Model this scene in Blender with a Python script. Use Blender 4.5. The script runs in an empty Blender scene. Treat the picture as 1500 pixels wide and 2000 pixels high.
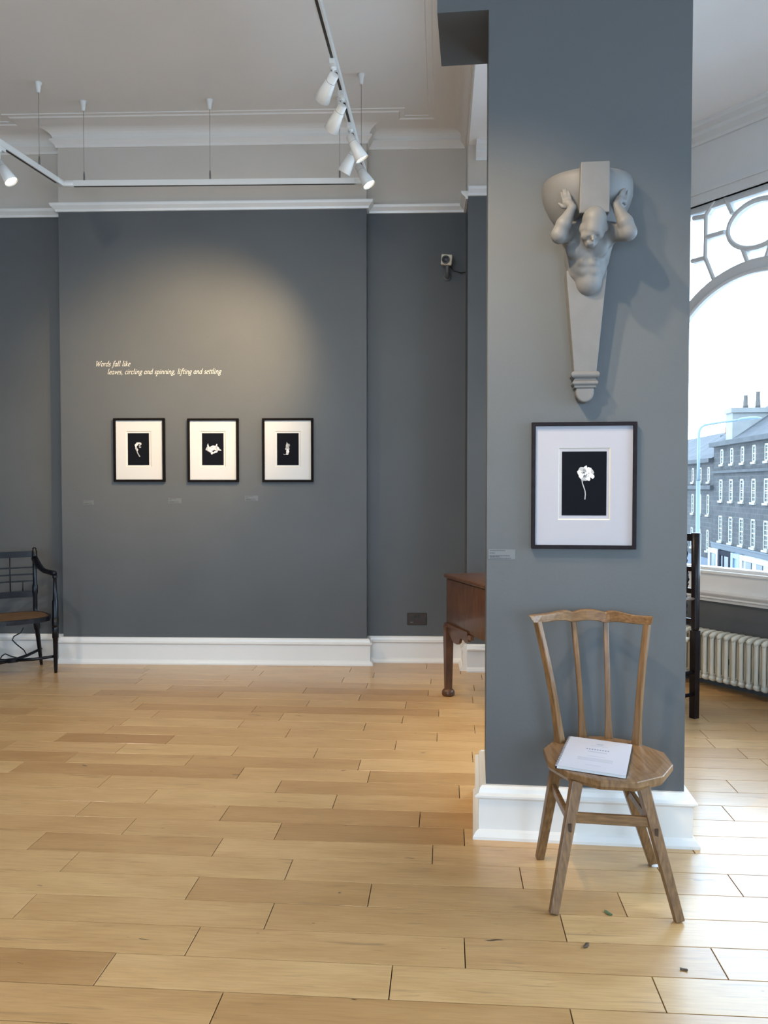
import bpy, bmesh, math, random
import numpy as np
from mathutils import Vector, Matrix
random.seed(7)
SC = bpy.context.scene
COL = SC.collection
R = math.radians
# ------------------------------------------------------------------ camera
FPX, EYE = 1600.0, 1.5
PITCH = math.atan(50 / FPX)
cd = bpy.data.cameras.new('camera')
cam = bpy.data.objects.new('camera', cd); COL.objects.link(cam)
cam.location = (0, 0, EYE)
cam.rotation_euler = (math.pi / 2 - PITCH, 0, 0)
cd.sensor_fit = 'VERTICAL'; cd.sensor_height = 36.0
cd.lens = 36.0 * FPX / 2000.0
cd.clip_start = 0.05; cd.clip_end = 600
SC.camera = cam
# ------------------------------------------------------------------ world: overcast daylight
SKY = 7.4
w = bpy.data.worlds.new('overcast_sky'); SC.world = w; w.use_nodes = True
bg = w.node_tree.nodes['Background']
bg.inputs[0].default_value = (0.56, 0.77, 1.0, 1); bg.inputs[1].default_value = SKY
SC.view_settings.view_transform = 'Standard'
SC.view_settings.look = 'None'
SC.view_settings.gamma = 1.0
SC.view_settings.use_curve_mapping = False
SC.view_settings.exposure = 0.6
SPOT_W = 1.0           # common factor on the warm track spotlights
# ------------------------------------------------------------------ projection helpers (photo pixel -> point in the room)
_c, _s = math.cos(PITCH), math.sin(PITCH)
def ray(px, py):
    u = (px - 750) / FPX; v = (1000 - py) / FPX
    return Vector((u, _c + v * _s, -_s + v * _c))
def at_z(px, py, z):
    d = ray(px, py); return Vector((0, 0, EYE)) + d * ((z - EYE) / d.z)
def at_y(px, py, y):
    d = ray(px, py); return Vector((0, 0, EYE)) + d * (y / d.y)
class Wall:
    """vertical plane; local x along it, local y INTO it (away from the viewer), z up"""
    def __init__(s, x, y, deg):
        s.a = R(deg); s.p = Vector((x, y, 0)); s.e = Vector((math.cos(s.a), math.sin(s.a), 0)); s.n = Vector((-math.sin(s.a), math.cos(s.a), 0))
        s.M = Matrix.Translation(s.p) @ Matrix.Rotation(s.a, 4, 'Z')
    def sz(s, px, py, out=0.0):
        d = ray(px, py); o = Vector((0, 0, EYE))
        t = (s.n.dot(s.p - o) - out) / s.n.dot(d); P = o + d * t
        return s.e.dot(P - s.p), P.z
    def loc(s, px, py, out=0.0):
        a, z = s.sz(px, py, out); return Vector((a, -out, z))
    def W(s, a, out, z):
        return s.p + s.e * a - s.n * out + Vector((0, 0, z))
    def xy(s, a, out=0):
        q = s.W(a, out, 0); return (q.x, q.y)
# ------------------------------------------------------------------ materials
MATS = {}
def mat(name, col, rough=0.6, metal=0.0, spec=0.5, vary=0.0, scale=6.0, bump=0.0, bscale=40.0, stretch=None, emit=None, coat=0.0):
    m = bpy.data.materials.new(name); m.use_nodes = True; nt = m.node_tree; N = nt.nodes; L = nt.links
    b = N['Principled BSDF']
    b.inputs['Base Color'].default_value = (*col, 1); b.inputs['Roughness'].default_value = rough
    b.inputs['Metallic'].default_value = metal; b.inputs['Specular IOR Level'].default_value = spec
    b.inputs['Coat Weight'].default_value = coat; b.inputs['Coat Roughness'].default_value = 0.15
    if vary or bump:
        tc = N.new('ShaderNodeTexCoord'); mp = N.new('ShaderNodeMapping')
        L.new(tc.outputs['Object'], mp.inputs[0])
        if stretch: mp.inputs['Scale'].default_value = stretch
    if vary:
        n = N.new('ShaderNodeTexNoise'); n.inputs['Scale'].default_value = scale; n.inputs['Detail'].default_value = 5
        L.new(mp.outputs[0], n.inputs['Vector'])
        rp = N.new('ShaderNodeValToRGB'); rp.color_ramp.elements[0].position = .3; rp.color_ramp.elements[1].position = .7
        rp.color_ramp.elements[0].color = (*[c * (1 - vary) for c in col], 1); rp.color_ramp.elements[1].color = (*[min(1, c * (1 + vary)) for c in col], 1)
        L.new(n.outputs['Fac'], rp.inputs[0]); L.new(rp.outputs[0], b.inputs['Base Color'])
    if bump:
        n2 = N.new('ShaderNodeTexNoise'); n2.inputs['Scale'].default_value = bscale; n2.inputs['Detail'].default_value = 3
        L.new(mp.outputs[0], n2.inputs['Vector'])
        bp = N.new('ShaderNodeBump'); bp.inputs['Strength'].default_value = bump; bp.inputs['Distance'].default_value = 0.004
        L.new(n2.outputs['Fac'], bp.inputs['Height']); L.new(bp.outputs[0], b.inputs['Normal'])
    if emit:
        b.inputs['Emission Color'].default_value = (*emit[0], 1); b.inputs['Emission Strength'].default_value = emit[1]
    MATS[name] = m; return m
def wood(name, dark, light, rough, scale=5.0, along=(12, 1, 12), coat=0.0, spec=0.4):
    """straight-grained wood; along = texture scale per object axis, the small one runs with the grain"""
    m = bpy.data.materials.new(name); m.use_nodes = True; nt = m.node_tree; N = nt.nodes; L = nt.links; b = N['Principled BSDF']
    tc = N.new('ShaderNodeTexCoord'); mp = N.new('ShaderNodeMapping'); mp.inputs['Scale'].default_value = along
    L.new(tc.outputs['Object'], mp.inputs[0])
    n = N.new('ShaderNodeTexNoise'); n.inputs['Scale'].default_value = scale; n.inputs['Detail'].default_value = 8; n.inputs['Distortion'].default_value = .25
    L.new(mp.outputs[0], n.inputs['Vector'])
    rp = N.new('ShaderNodeValToRGB'); rp.color_ramp.elements[0].position = .25; rp.color_ramp.elements[1].position = .72
    rp.color_ramp.elements[0].color = (*dark, 1); rp.color_ramp.elements[1].color = (*light, 1)
    L.new(n.outputs['Fac'], rp.inputs[0]); L.new(rp.outputs[0], b.inputs['Base Color'])
    bp = N.new('ShaderNodeBump'); bp.inputs['Strength'].default_value = .12; bp.inputs['Distance'].default_value = .003
    L.new(n.outputs['Fac'], bp.inputs['Height']); L.new(bp.outputs[0], b.inputs['Normal'])
    b.inputs['Roughness'].default_value = rough; b.inputs['Specular IOR Level'].default_value = spec; b.inputs['Coat Weight'].default_value = coat
    MATS[name] = m; return m
GREY = mat('grey_wall_paint', (.098, .104, .107), .55, vary=.05, scale=1.6, bump=.1, bscale=90, spec=.3)
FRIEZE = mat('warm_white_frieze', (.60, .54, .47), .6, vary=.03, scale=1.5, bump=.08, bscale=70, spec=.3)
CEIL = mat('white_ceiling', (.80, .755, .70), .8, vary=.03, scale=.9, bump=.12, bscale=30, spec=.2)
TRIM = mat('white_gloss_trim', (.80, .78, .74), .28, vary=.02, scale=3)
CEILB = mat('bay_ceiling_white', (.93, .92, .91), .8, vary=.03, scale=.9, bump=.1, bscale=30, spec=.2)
TRIMB = mat('white_window_trim', (.74, .74, .73), .4, vary=.02, scale=3)
PLASTER = mat('grey_painted_plaster', (.145, .143, .140), .55, vary=.05, scale=14, bump=.12, bscale=120, spec=.35)
BLACKF = mat('dark_stained_frame', (.006, .0045, .004), .6, spec=.06, vary=.4, scale=30)
FRAMEV = mat('dark_violet_frame', (.012, .0095, .012), .6, spec=.12, vary=.3, scale=40)
MOUNT = mat('white_mount_board', (.55, .54, .52), .8)
MOUNTDIM = mat('dimmed_mount_board', (.37, .365, .40), .8)  # mount board copy with the dimmer, bluer light at the pillar in its colour
BEVEL = mat('cream_mount_bevel', (.58, .55, .46), .8)
PRINT = mat('black_print', (.005, .006, .009), .8, spec=.08)
INK = [mat('print_white', (.66, .65, .63), .6), mat('print_light_grey', (.38, .37, .365), .6), mat('print_mid_grey', (.22, .22, .22), .5), mat('print_dark_grey', (.07, .07, .07), .5)]
CAPT = mat('clear_caption_film', (.135, .142, .145), .4, spec=.3)
CAPTXT = mat('caption_ink', (.02, .022, .025), .7)
VINYL = mat('cream_vinyl_letters', (.88, .82, .70), .5)
WHITEM = mat('white_enamel', (.74, .73, .70), .35)
DARKSLOT = mat('dark_track_slot', (.03, .028, .026), .5)
STEEL = mat('grey_wire', (.22, .21, .20), .4, metal=.6)
LENS = mat('lit_lens', (1, .9, .7), .4, emit=((1, .80, .50), 14.0))
BRONZE = mat('dark_bronze_plate', (.035, .022, .014), .35, metal=.5)
BLACKP = mat('black_plastic', (.006, .006, .007), .4)
CREAMP = mat('cream_plastic', (.62, .56, .44), .4)
GREYP = mat('grey_metal_mount', (.13, .135, .135), .5)
EBON = mat('ebonised_wood', (.004, .0045, .007), .3, vary=.4, scale=18, coat=.06, spec=.3)
DKWOOD = mat('dark_brown_turned_wood', (.012, .0075, .008), .35, vary=.5, scale=16, coat=.05, spec=.3)
ARMWOOD = mat('worn_arm_wood', (.17, .11, .075), .35, vary=.3, scale=16)
CANE = mat('woven_brown_seat', (.15, .075, .028), .6, vary=.25, scale=140, bump=.5, bscale=160)
RUSH = mat('straw_rush', (.55, .42, .26), .7, vary=.3, scale=70, stretch=(1, 6, 6), bump=.5, bscale=60)
OAK = wood('oiled_oak', (.105, .050, .019), (.245, .134, .056), .36, 3.2, (34, 34, 1.6), coat=.12)
OAKX = wood('oiled_oak_cross_grain', (.105, .050, .019), (.26, .144, .060), .36, 3.2, (1.6, 34, 34), coat=.12)
OAKS = wood('oiled_oak_seat', (.12, .060, .024), (.275, .158, .072), .36, 3.2, (30, 1.8, 10), coat=.15)
MAHOG = wood('red_brown_walnut', (.040, .014, .006), (.115, .047, .019), .38, 4, (8, 8, 2), coat=.2)
PAPER = mat('white_cover_paper', (.58, .57, .62), .35, coat=.2)
PAGE = mat('page_edges', (.70, .70, .70), .7)
INKT = mat('grey_print', (.42, .44, .50), .6)
INKD = mat('dark_print', (.22, .25, .36), .6)
RADW = mat('ivory_radiator_enamel', (.66, .635, .54), .3, vary=.03, scale=10)
STONE = mat('ashlar_stone', (.2, .2, .2), .9)
CORD = mat('black_rubber_cord', (.01, .01, .011), .5)
FELT = mat('white_felt_pad', (.75, .74, .72), .9)
SUB = mat('dark_joint', (.02, .014, .009), .9)
LEAF = mat('green_leaf', (.10, .13, .05), .6); BROWNLEAF = mat('brown_leaf', (.09, .055, .03), .7)
def glass_mat(name, tint=(1, 1, 1), refl=.08):
    m = bpy.data.materials.new(name); m.use_nodes = True; nt = m.node_tree; N = nt.nodes; L = nt.links
    N.remove(N['Principled BSDF']); o = N['Material Output']
    t = N.new('ShaderNodeBsdfTransparent'); t.inputs[0].default_value = (*tint, 1)
    g = N.new('ShaderNodeBsdfGlossy'); g.inputs['Roughness'].default_value = .02
    fr = N.new('ShaderNodeFresnel'); fr.inputs[0].default_value = 1.3
    mx = N.new('ShaderNodeMixShader'); L.new(fr.outputs[0], mx.inputs[0]); L.new(t.outputs[0], mx.inputs[1]); L.new(g.outputs[0], mx.inputs[2])
    L.new(mx.outputs[0], o.inputs[0]); return m
GLASS = glass_mat('window_glass')
PICGLASS = glass_mat('picture_glass')
def plank_mat():
    m = bpy.data.materials.new('oak_plank'); m.use_nodes = True; nt = m.node_tree; N = nt.nodes; L = nt.links; b = N['Principled BSDF']
    tc = N.new('ShaderNodeTexCoord'); oi = N.new('ShaderNodeObjectInfo')
    sc_ = N.new('ShaderNodeMath'); sc_.operation = 'MULTIPLY'; sc_.inputs[1].default_value = 97.0; L.new(oi.outputs['Random'], sc_.inputs[0])
    cx = N.new('ShaderNodeCombineXYZ'); L.new(sc_.outputs[0], cx.inputs[0]); L.new(sc_.outputs[0], cx.inputs[1]); L.new(sc_.outputs[0], cx.inputs[2])
    ad = N.new('ShaderNodeVectorMath'); ad.operation = 'ADD'; L.new(tc.outputs['Object'], ad.inputs[0]); L.new(cx.outputs[0], ad.inputs[1])
    def noise(scale, st, det=6, dist=0.0):
        mp = N.new('ShaderNodeMapping'); mp.inputs['Scale'].default_value = st; L.new(ad.outputs[0], mp.inputs[0])
        n = N.new('ShaderNodeTexNoise'); n.inputs['Scale'].default_value = scale; n.inputs['Detail'].default_value = det; n.inputs['Distortion'].default_value = dist
        L.new(mp.outputs[0], n.inputs['Vector']); return n.outputs['Fac']
    def ramp(fac, stops):
        r = N.new('ShaderNodeValToRGB'); e = r.color_ramp.elements
        while len(e) < len(stops): e.new(.5)
        for k, (p, c) in enumerate(stops): e[k].position = p; e[k].color = (*c, 1)
        L.new(fac, r.inputs[0]); return r.outputs[0]
    def mix(kind, f, a, bb):
        x = N.new('ShaderNodeMix'); x.data_type = 'RGBA'; x.blend_type = kind
        if isinstance(f, float): x.inputs[0].default_value = f
        else: L.new(f, x.inputs[0])
        for sk, v in ((6, a), (7, bb)):
            if isinstance(v, tuple): x.inputs[sk].default_value = (*v, 1)
            else: L.new(v, x.inputs[sk])
        return x.outputs[2]
    base = ramp(oi.outputs['Random'], [(0.0, (0.539, 0.315, 0.130)), (.10, (0.456, 0.250, 0.096)), (.18, (0.580, 0.347, 0.147)), (.45, (0.622, 0.381, 0.167)), (.62, (0.565, 0.334, 0.138)), (.78, (0.643, 0.405, 0.179)), (.92, (0.585, 0.347, 0.147)), (1.0, (0.498, 0.282, 0.116))])
    grain = noise(7, (1.3, 22, 1), 8, .5)
    c1 = mix('MULTIPLY', 1.0, base, ramp(grain, [(.25, (.86, .83, .80)), (.6, (1.02, 1.02, 1.02))]))
    cloud = noise(2.6, (1.0, 4, 1), 3, .4)
    c2 = mix('MULTIPLY', 1.0, c1, ramp(cloud, [(.3, (.90, .86, .80)), (.62, (1.04, 1.04, 1.04))]))
    streak = noise(5.5, (.55, 9, 1), 3, 1.2)
    c3 = mix('MIX', ramp(streak, [(.62, (0, 0, 0)), (.74, (.55, .55, .55))]), c2, (.24, .145, .07))
    knot = noise(9, (1.0, 3.6, 1), 3, .5)
    c4 = mix('MIX', ramp(knot, [(.735, (0, 0, 0)), (.765, (.9, .9, .9))]), c3, (.05, .03, .02))
    L.new(c4, b.inputs['Base Color'])
    rr = N.new('ShaderNodeMapRange'); rr.inputs[3].default_value = .30; rr.inputs[4].default_value = .42; L.new(cloud, rr.inputs[0])
    L.new(rr.outputs[0], b.inputs['Roughness'])
    b.inputs['Specular IOR Level'].default_value = .5
    b.inputs['Coat Weight'].default_value = .35; b.inputs['Coat Roughness'].default_value = .16
    bp = N.new('ShaderNodeBump'); bp.inputs['Strength'].default_value = .06; bp.inputs['Distance'].default_value = .002
    L.new(grain, bp.inputs['Height']); L.new(bp.outputs[0], b.inputs['Normal'])
    return m
PLANK = plank_mat()
def stone_mat(name, c1, c2, cm, bw, bh):
    m = bpy.data.materials.new(name); m.use_nodes = True; nt = m.node_tree; N = nt.nodes; L = nt.links; b = N['Principled BSDF']
    tc = N.new('ShaderNodeTexCoord'); mp = N.new('ShaderNodeMapping'); mp.inputs['Rotation'].default_value = (math.pi / 2, 0, 0)
    sep = N.new('ShaderNodeSeparateXYZ'); L.new(tc.outputs['Object'], sep.inputs[0])
    cb = N.new('ShaderNodeCombineXYZ'); L.new(sep.outputs[0], cb.inputs[0]); L.new(sep.outputs[2], cb.inputs[1])
    br = N.new('ShaderNodeTexBrick'); br.inputs['Color1'].default_value = (*c1, 1); br.inputs['Color2'].default_value = (*c2, 1); br.inputs['Mortar'].default_value = (*cm, 1)
    br.inputs['Scale'].default_value = 1; br.inputs['Brick Width'].default_value = bw; br.inputs['Row Height'].default_value = bh; br.inputs['Mortar Size'].default_value = .035
    L.new(cb.outputs[0], br.inputs['Vector'])
    n = N.new('ShaderNodeTexNoise'); n.inputs['Scale'].default_value = .55; n.inputs['Detail'].default_value = 6; L.new(cb.outputs[0], n.inputs['Vector'])
    rp = N.new('ShaderNodeValToRGB'); rp.color_ramp.elements[0].color = (.5, .48, .47, 1); rp.color_ramp.elements[1].color = (1.4, 1.35, 1.25, 1)
    rp.color_ramp.elements[0].position = .3; rp.color_ramp.elements[1].position = .7; L.new(n.outputs['Fac'], rp.inputs[0])
    x = N.new('ShaderNodeMix'); x.data_type = 'RGBA'; x.blend_type = 'MULTIPLY'; x.inputs[0].default_value = 1
    L.new(br.outputs['Color'], x.inputs[6]); L.new(rp.outputs[0], x.inputs[7]); L.new(x.outputs[2], b.inputs['Base Color'])
    b.inputs['Roughness'].default_value = .9
    return m
# ------------------------------------------------------------------ mesh builder
class MB:
    def __init__(s): s.v = []; s.f = []; s.m = []; s.sm = []
    def add(s, vs, fs, mi=0, smooth=False):
        o = len(s.v); s.v += [tuple(v) for v in vs]
        for f in fs: s.f.append([i + o for i in f]); s.m.append(mi); s.sm.append(smooth)
        return s
    def box(s, x0, x1, y0, y1, z0, z1, mi=0, M=None):
        vs = [Vector((x, y, z)) for z in (z0, z1) for y in (y0, y1) for x in (x0, x1)]
        if M is not None: vs = [M @ v for v in vs]
        return s.add(vs, [(0, 2, 3, 1), (4, 5, 7, 6), (0, 1, 5, 4), (1, 3, 7, 5), (3, 2, 6, 7), (2, 0, 4, 6)], mi)
    def bevbox(s, x0, x1, y0, y1, z0, z1, b=.004, mi=0, M=None, seg=1):
        bm = bmesh.new(); bmesh.ops.create_cube(bm, size=1)
        for v in bm.verts: v.co = Vector((x0 + (v.co.x + .5) * (x1 - x0), y0 + (v.co.y + .5) * (y1 - y0), z0 + (v.co.z + .5) * (z1 - z0)))
        bmesh.ops.bevel(bm, geom=bm.edges[:], offset=b, segments=seg, affect='EDGES', profile=.5)
        return s.frombm(bm, mi, M, seg > 1)
    def frombm(s, bm, mi=0, M=None, smooth=False):
        bm.verts.index_update()
        vs = [(M @ v.co) if M is not None else v.co.copy() for v in bm.verts]
        s.add(vs, [[v.index for v in f.verts] for f in bm.faces], mi, smooth); bm.free(); return s
    def prism(s, poly, ax, a, b, mi=0, M=None):
        """poly: 2D ring; extruded along axis ax ('x','y','z') from a to b; remaining axes keep their order"""
        def P(q, h):
            return Vector({'x': (h, q[0], q[1]), 'y': (q[0], h, q[1]), 'z': (q[0], q[1], h)}[ax])
        n = len(poly); vs = [P(q, a) for q in poly] + [P(q, b) for q in poly]
        if M is not None: vs = [M @ v for v in vs]
        return s.add(vs, [list(range(n))[::-1], list(range(n, 2 * n))] + [(i, (i + 1) % n, n + (i + 1) % n, n + i) for i in range(n)], mi)
    def tube(s, pts, rad, n=10, mi=0, caps=True, smooth=True, squash=None):
        pts = [Vector(p) for p in pts]
        if not isinstance(rad, (list, tuple)): rad = [rad] * len(pts)
        vs = []; up = None
        for i, p in enumerate(pts):
            t = (pts[min(i + 1, len(pts) - 1)] - pts[max(i - 1, 0)]).normalized()
            if up is None:
                up = Vector((0, 0, 1)) if abs(t.z) < .9 else Vector((0, 1, 0))
            a = t.cross(up)
            if a.length < 1e-5: a = t.cross(Vector((1, 0, 0)))
            a.normalize(); b = a.cross(t).normalized(); up = b
            for k in range(n):
                th = 2 * math.pi * k / n
                vs.append(p + a * (math.cos(th) * rad[i]) + b * (math.sin(th) * rad[i] * (squash or 1)))
        fs = [(i * n + k, i * n + (k + 1) % n, (i + 1) * n + (k + 1) % n, (i + 1) * n + k) for i in range(len(pts) - 1) for k in range(n)]
        if caps: fs += [list(range(n))[::-1], list(range((len(pts) - 1) * n, len(pts) * n))]
        return s.add(vs, fs, mi, smooth)
    def beam(s, p, q, w0, d0, w1=None, d1=None, side=(1, 0, 0), mi=0):
        """square-section bar from p to q; side = direction of the width"""
        p, q = Vector(p), Vector(q); t = (q - p).normalized(); a = Vector(side); a = (a - t * a.dot(t)).normalized(); b = t.cross(a)
        w1 = w1 or w0; d1 = d1 or d0; vs = []
        for c, ww, dd in ((p, w0, d0), (q, w1, d1)):
            for sx, sy in ((-1, -1), (1, -1), (1, 1), (-1, 1)): vs.append(c + a * sx * ww / 2 + b * sy * dd / 2)
        return s.add(vs, [(3, 2, 1, 0), (4, 5, 6, 7), (0, 1, 5, 4), (1, 2, 6, 5), (2, 3, 7, 6), (3, 0, 4, 7)], mi)
    def lathe(s, prof, n=24, mi=0, M=None, smooth=True):
        vs = []; 
        for r_, z in prof:
            for k in range(n):
                v = Vector((r_ * math.cos(2 * math.pi * k / n), r_ * math.sin(2 * math.pi * k / n), z)); vs.append(M @ v if M is not None else v)
        m_ = len(prof)
        fs = [(i * n + k, i * n + (k + 1) % n, (i + 1) * n + (k + 1) % n, (i + 1) * n + k) for i in range(m_ - 1) for k in range(n)]
        fs += [list(range(n))[::-1], list(range((m_ - 1) * n, m_ * n))]
        return s.add(vs, fs, mi, smooth)
    def sweep(s, path, prof, closed=False, mi=0, right=True, base=Vector((0, 0, 0))):
        """profile [(out,z)] along a plan polyline with mitred corners; out is to the right of the walking direction"""
        P = [Vector((p[0], p[1])) for p in path]; n = len(P); k = len(prof); vs = []
        sg = 1 if right else -1
        for i in range(n):
            d0 = (P[i] - P[i - 1]).normalized() if (i > 0 or closed) else None
            d1 = (P[(i + 1) % n] - P[i]).normalized() if (i < n - 1 or closed) else None
            d0 = d0 or d1; d1 = d1 or d0
            n0 = Vector((d0.y, -d0.x)) * sg; n1 = Vector((d1.y, -d1.x)) * sg; mm = (n0 + n1) / max(.25, 1 + n0.dot(n1))
            for o, z in prof: vs.append(Vector((P[i].x + mm.x * o, P[i].y + mm.y * o, z)) + base)
        fs = []
        for i in range(n if closed else n - 1):
            j = (i + 1) % n
            for q in range(k): fs.append((i * k + q, j * k + q, j * k + (q + 1) % k, i * k + (q + 1) % k))
        if not closed: fs += [list(range(k)), list(range((n - 1) * k, n * k))[::-1]]
        return s.add(vs, fs, mi)
    def build(s, name, mats, parent=None, M=None, fix=True):
        me = bpy.data.meshes.new(name); me.from_pydata(s.v, [], s.f)
        if not isinstance(mats, (list, tuple)): mats = [mats]
        for m_ in mats: me.materials.append(m_)
        me.polygons.foreach_set('material_index', s.m); me.polygons.foreach_set('use_smooth', s.sm)
        if fix:
            bm = bmesh.new(); bm.from_mesh(me); bmesh.ops.recalc_face_normals(bm, faces=bm.faces[:]); bm.to_mesh(me); bm.free()
        o = bpy.data.objects.new(name, me); COL.objects.link(o)
        if parent is not None: o.parent = parent
        if M is not None: o.matrix_local = M
        return o
def tag(o, label=None, cat=None, group=None, kind=None):
    if label: o['label'] = label
    if cat: o['category'] = cat
    if group: o['group'] = group
    if kind: o['kind'] = kind
    return o
def thing(name, label, cat, loc=(0, 0, 0), rz=0.0, group=None):
    o = bpy.data.objects.new(name, None); COL.objects.link(o); o.location = loc; o.rotation_euler = (0, 0, rz)
    o.empty_display_size = .1
    return tag(o, label, cat, group)
def struct(mb, name, mats, parent=None, M=None):
    o = mb.build(name, mats, parent, M)
    if parent is None: o['kind'] = 'structure'
    return o
# ------------------------------------------------------------------ room layout
ZR = 3.80          # underside of the picture rail in the big room
ZC = 4.47          # ceiling of the big room
ZB = 4.22          # ceiling of the bay room
back = Wall(-1.423, 6.895, -2.0)                      # chimney breast front
ds = .13
sL = back.sz(119, 830)[0]; sR = back.sz(716, 830)[0]
pil = Wall(.438, 3.485, -6.3)                         # pillar front, origin at its left edge
PW = pil.sz(1340, 1200)[0]; PT = .44
win = Wall(2.60, 6.0, -58)                            # canted window wall of the bay
AX = .09                                              # window axis
cornerA = (.683, 6.93)
jamb = (.671, 6.615)
X0, Y0 = -4.4, -3.2
bL0 = back.xy(-3.1, -ds); bL1 = back.xy(sL, -ds); bL2 = back.xy(sL); bR2 = back.xy(sR); bR1 = back.xy(sR, -ds)
cA = back.xy((cornerA[0] - back.p.x) / back.e.x, -ds)
jend = (1.05, 6.60)
w0 = win.xy(-1.15); w1 = win.xy(1.15)
pathA = [bL0, bL1, bL2, bR2, bR1, cA, jamb]
pathB = [jamb, jend, w0, w1]
BX = w1[0]; BY = w1[1]
# ---- back walls (solid, 0.15 thick outside the path)
def ribbon(path, z0, z1, th=.16):
    return [(0, z0), (0, z1), (-th, z1), (-th, z0)]
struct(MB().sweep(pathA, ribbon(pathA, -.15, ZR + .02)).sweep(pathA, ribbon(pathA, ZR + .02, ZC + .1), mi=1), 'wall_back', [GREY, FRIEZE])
pB = [jamb, jend, w0]
struct(MB().sweep(pB, ribbon(pB, -.15, ZR + .02)).sweep(pB, ribbon(pB, ZR + .02, ZB + .02), mi=1), 'wall_bay_back', [GREY, TRIMB])
def holed_wall(name, W_, s0, s1, z0, z1, zsplit, holes, mats, th=.28):
    ss = sorted({s0, s1, *[h[0] for h in holes], *[h[1] for h in holes]}); zz = sorted({z0, z1, zsplit, *[h[2] for h in holes], *[h[3] for h in holes]})
    b = MB()
    for i in range(len(ss) - 1):
        for j in range(len(zz) - 1):
            cs, cz = (ss[i] + ss[i + 1]) / 2, (zz[j] + zz[j + 1]) / 2
            if any(h[0] < cs < h[1] and h[2] < cz < h[3] for h in holes): continue
            b.box(ss[i], ss[i + 1], 0, th, zz[j], zz[j + 1], 0 if cz < zsplit else 1)
    return struct(b, name, mats, None, W_.M)
HW = .90; ZS, ZT = .855, 3.645
holed_wall('wall_right_canted', win, -1.15, 1.15, -.15, ZB + .02, ZS, [(AX - HW, AX + HW, ZS, ZT)], [GREY, TRIMB])
sidew = Wall(BX, BY, -90)                              # local x runs towards the viewer
SWL = BY - Y0
side_holes = [(.35, 2.15, .45, 3.1), (2.5, 4.3, .45, 3.1), (4.65, 6.45, .45, 3.1)]  # unseen bay windows, openings widened and lowered to shape the daylight
holed_wall('wall_right', sidew, 0, SWL, -.15, ZB + .02, .85, side_holes, [GREY, TRIMB])
frontw = Wall(BX, Y0, 180)
FWL = BX - X0
front_holes = [(.4, 2.5, .45, 2.75), (3.2, 5.0, .45, 2.75), (5.5, 7.2, .45, 2.75)]  # unseen windows behind the camera, enlarged and placed for the light they admit
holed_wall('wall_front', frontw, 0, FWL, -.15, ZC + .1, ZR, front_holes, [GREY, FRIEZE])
leftw = Wall(X0, Y0, 90)
struct(MB().box(0, 12.0, 0, .2, -.15, ZR).box(0, 12.0, 0, .2, ZR, ZC + .1, 1), 'wall_left', [GREY, FRIEZE], None, leftw.M)
# ---- pillar with the wider head
zh = pil.sz(957, 19)[1]
sh = pil.sz(854, 10)[0]
struct(MB().box(0, PW, 0, PT, 0, ZB + .02).box(sh, 0, 0, PT, zh, ZC + .05), 'wall_middle', [GREY], None, pil.M)
# ---- ceilings
pb = pil.xy(.0, -PT)
beam_dir = Vector((pb[0] - jamb[0], pb[1] - jamb[1], 0)).normalized()
fend = pil.xy(sh, 0)
struct(MB().prism([(X0 - .1, Y0 - .1), (fend[0], Y0 - .1), (fend[0] + .03, fend[1]), (pb[0] + .04, pb[1] + .02), (jamb[0] + .05, jamb[1]), (cA[0] + .1, cA[1] + .1), (-.2, 7.2), (X0 - .1, 7.3)], 'z', ZC, ZC + .1), 'ceiling', [CEIL])
bay_in = [jamb, pb, pil.xy(PW * .5, -PT * .5), (fend[0], fend[1]), (fend[0], Y0)]
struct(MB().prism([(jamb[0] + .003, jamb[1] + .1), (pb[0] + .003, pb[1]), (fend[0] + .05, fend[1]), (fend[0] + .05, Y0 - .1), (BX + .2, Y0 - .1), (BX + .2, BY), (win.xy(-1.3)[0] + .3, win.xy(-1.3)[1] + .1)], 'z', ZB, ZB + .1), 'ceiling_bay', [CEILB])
# thin lintel face over the opening between the two rooms
fas = [cA, jamb, pb, fend, (fend[0], Y0)]
struct(MB().sweep([jamb, pb], [(.0, ZB - .004), (.0, ZC + .05), (-.05, ZC + .05), (-.05, ZB + .005), (-.004, ZB + .005), (-.004, ZB - .004)]).sweep([(fend[0] + .02, fend[1]), (fend[0] + .02, Y0)], [(.0, ZB), (.0, ZC + .05), (-.05, ZC + .05), (-.05, ZB)]), 'wall_right_lintel', [FRIEZE])
# ---- mouldings
SK = [(0, 0), (.055, 0), (.055, .012), (.042, .03), (.030, .038), (.030, .165), (.036, .172), (.046, .178), (.046, .186), (.030, .194), (.026, .212), (.016, .222), (0, .222)]
PR = [(0, -.005), (.018, -.005), (.022, .012), (.05, .036), (.055, .05), (.055, .058), (0, .058)]
struct(MB().sweep(pathA, SK), 'baseboard_back', [TRIM])
struct(MB().sweep([jamb, jend, w0], SK), 'baseboard_bay', [TRIM])
struct(MB().sweep([pil.xy(0), pil.xy(0, -PT), pil.xy(PW, -PT), pil.xy(PW)], [(a, z) for a, z in SK], closed=True, right=False), 'baseboard_middle', [TRIM])
struct(MB().sweep([(X0, 7.2), (X0, Y0)], SK, right=False), 'baseboard_left', [TRIM])
struct(MB().sweep(pathA, [(a, ZR + z) for a, z in PR]), 'trim_1', [TRIM])
struct(MB().sweep([jamb, jend, w0], [(a, ZR + .02 + z) for a, z in PR]), 'trim_2', [TRIMB])
cz = 4.325
cove = [(0, cz)] + [(.012, cz), (.018, cz + .02), (.034, cz + .035), (.05, cz + .05), (.05, cz + .062), (.028, cz + .062)]
rr_ = ZC - .014 - (cz + .062)
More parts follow.
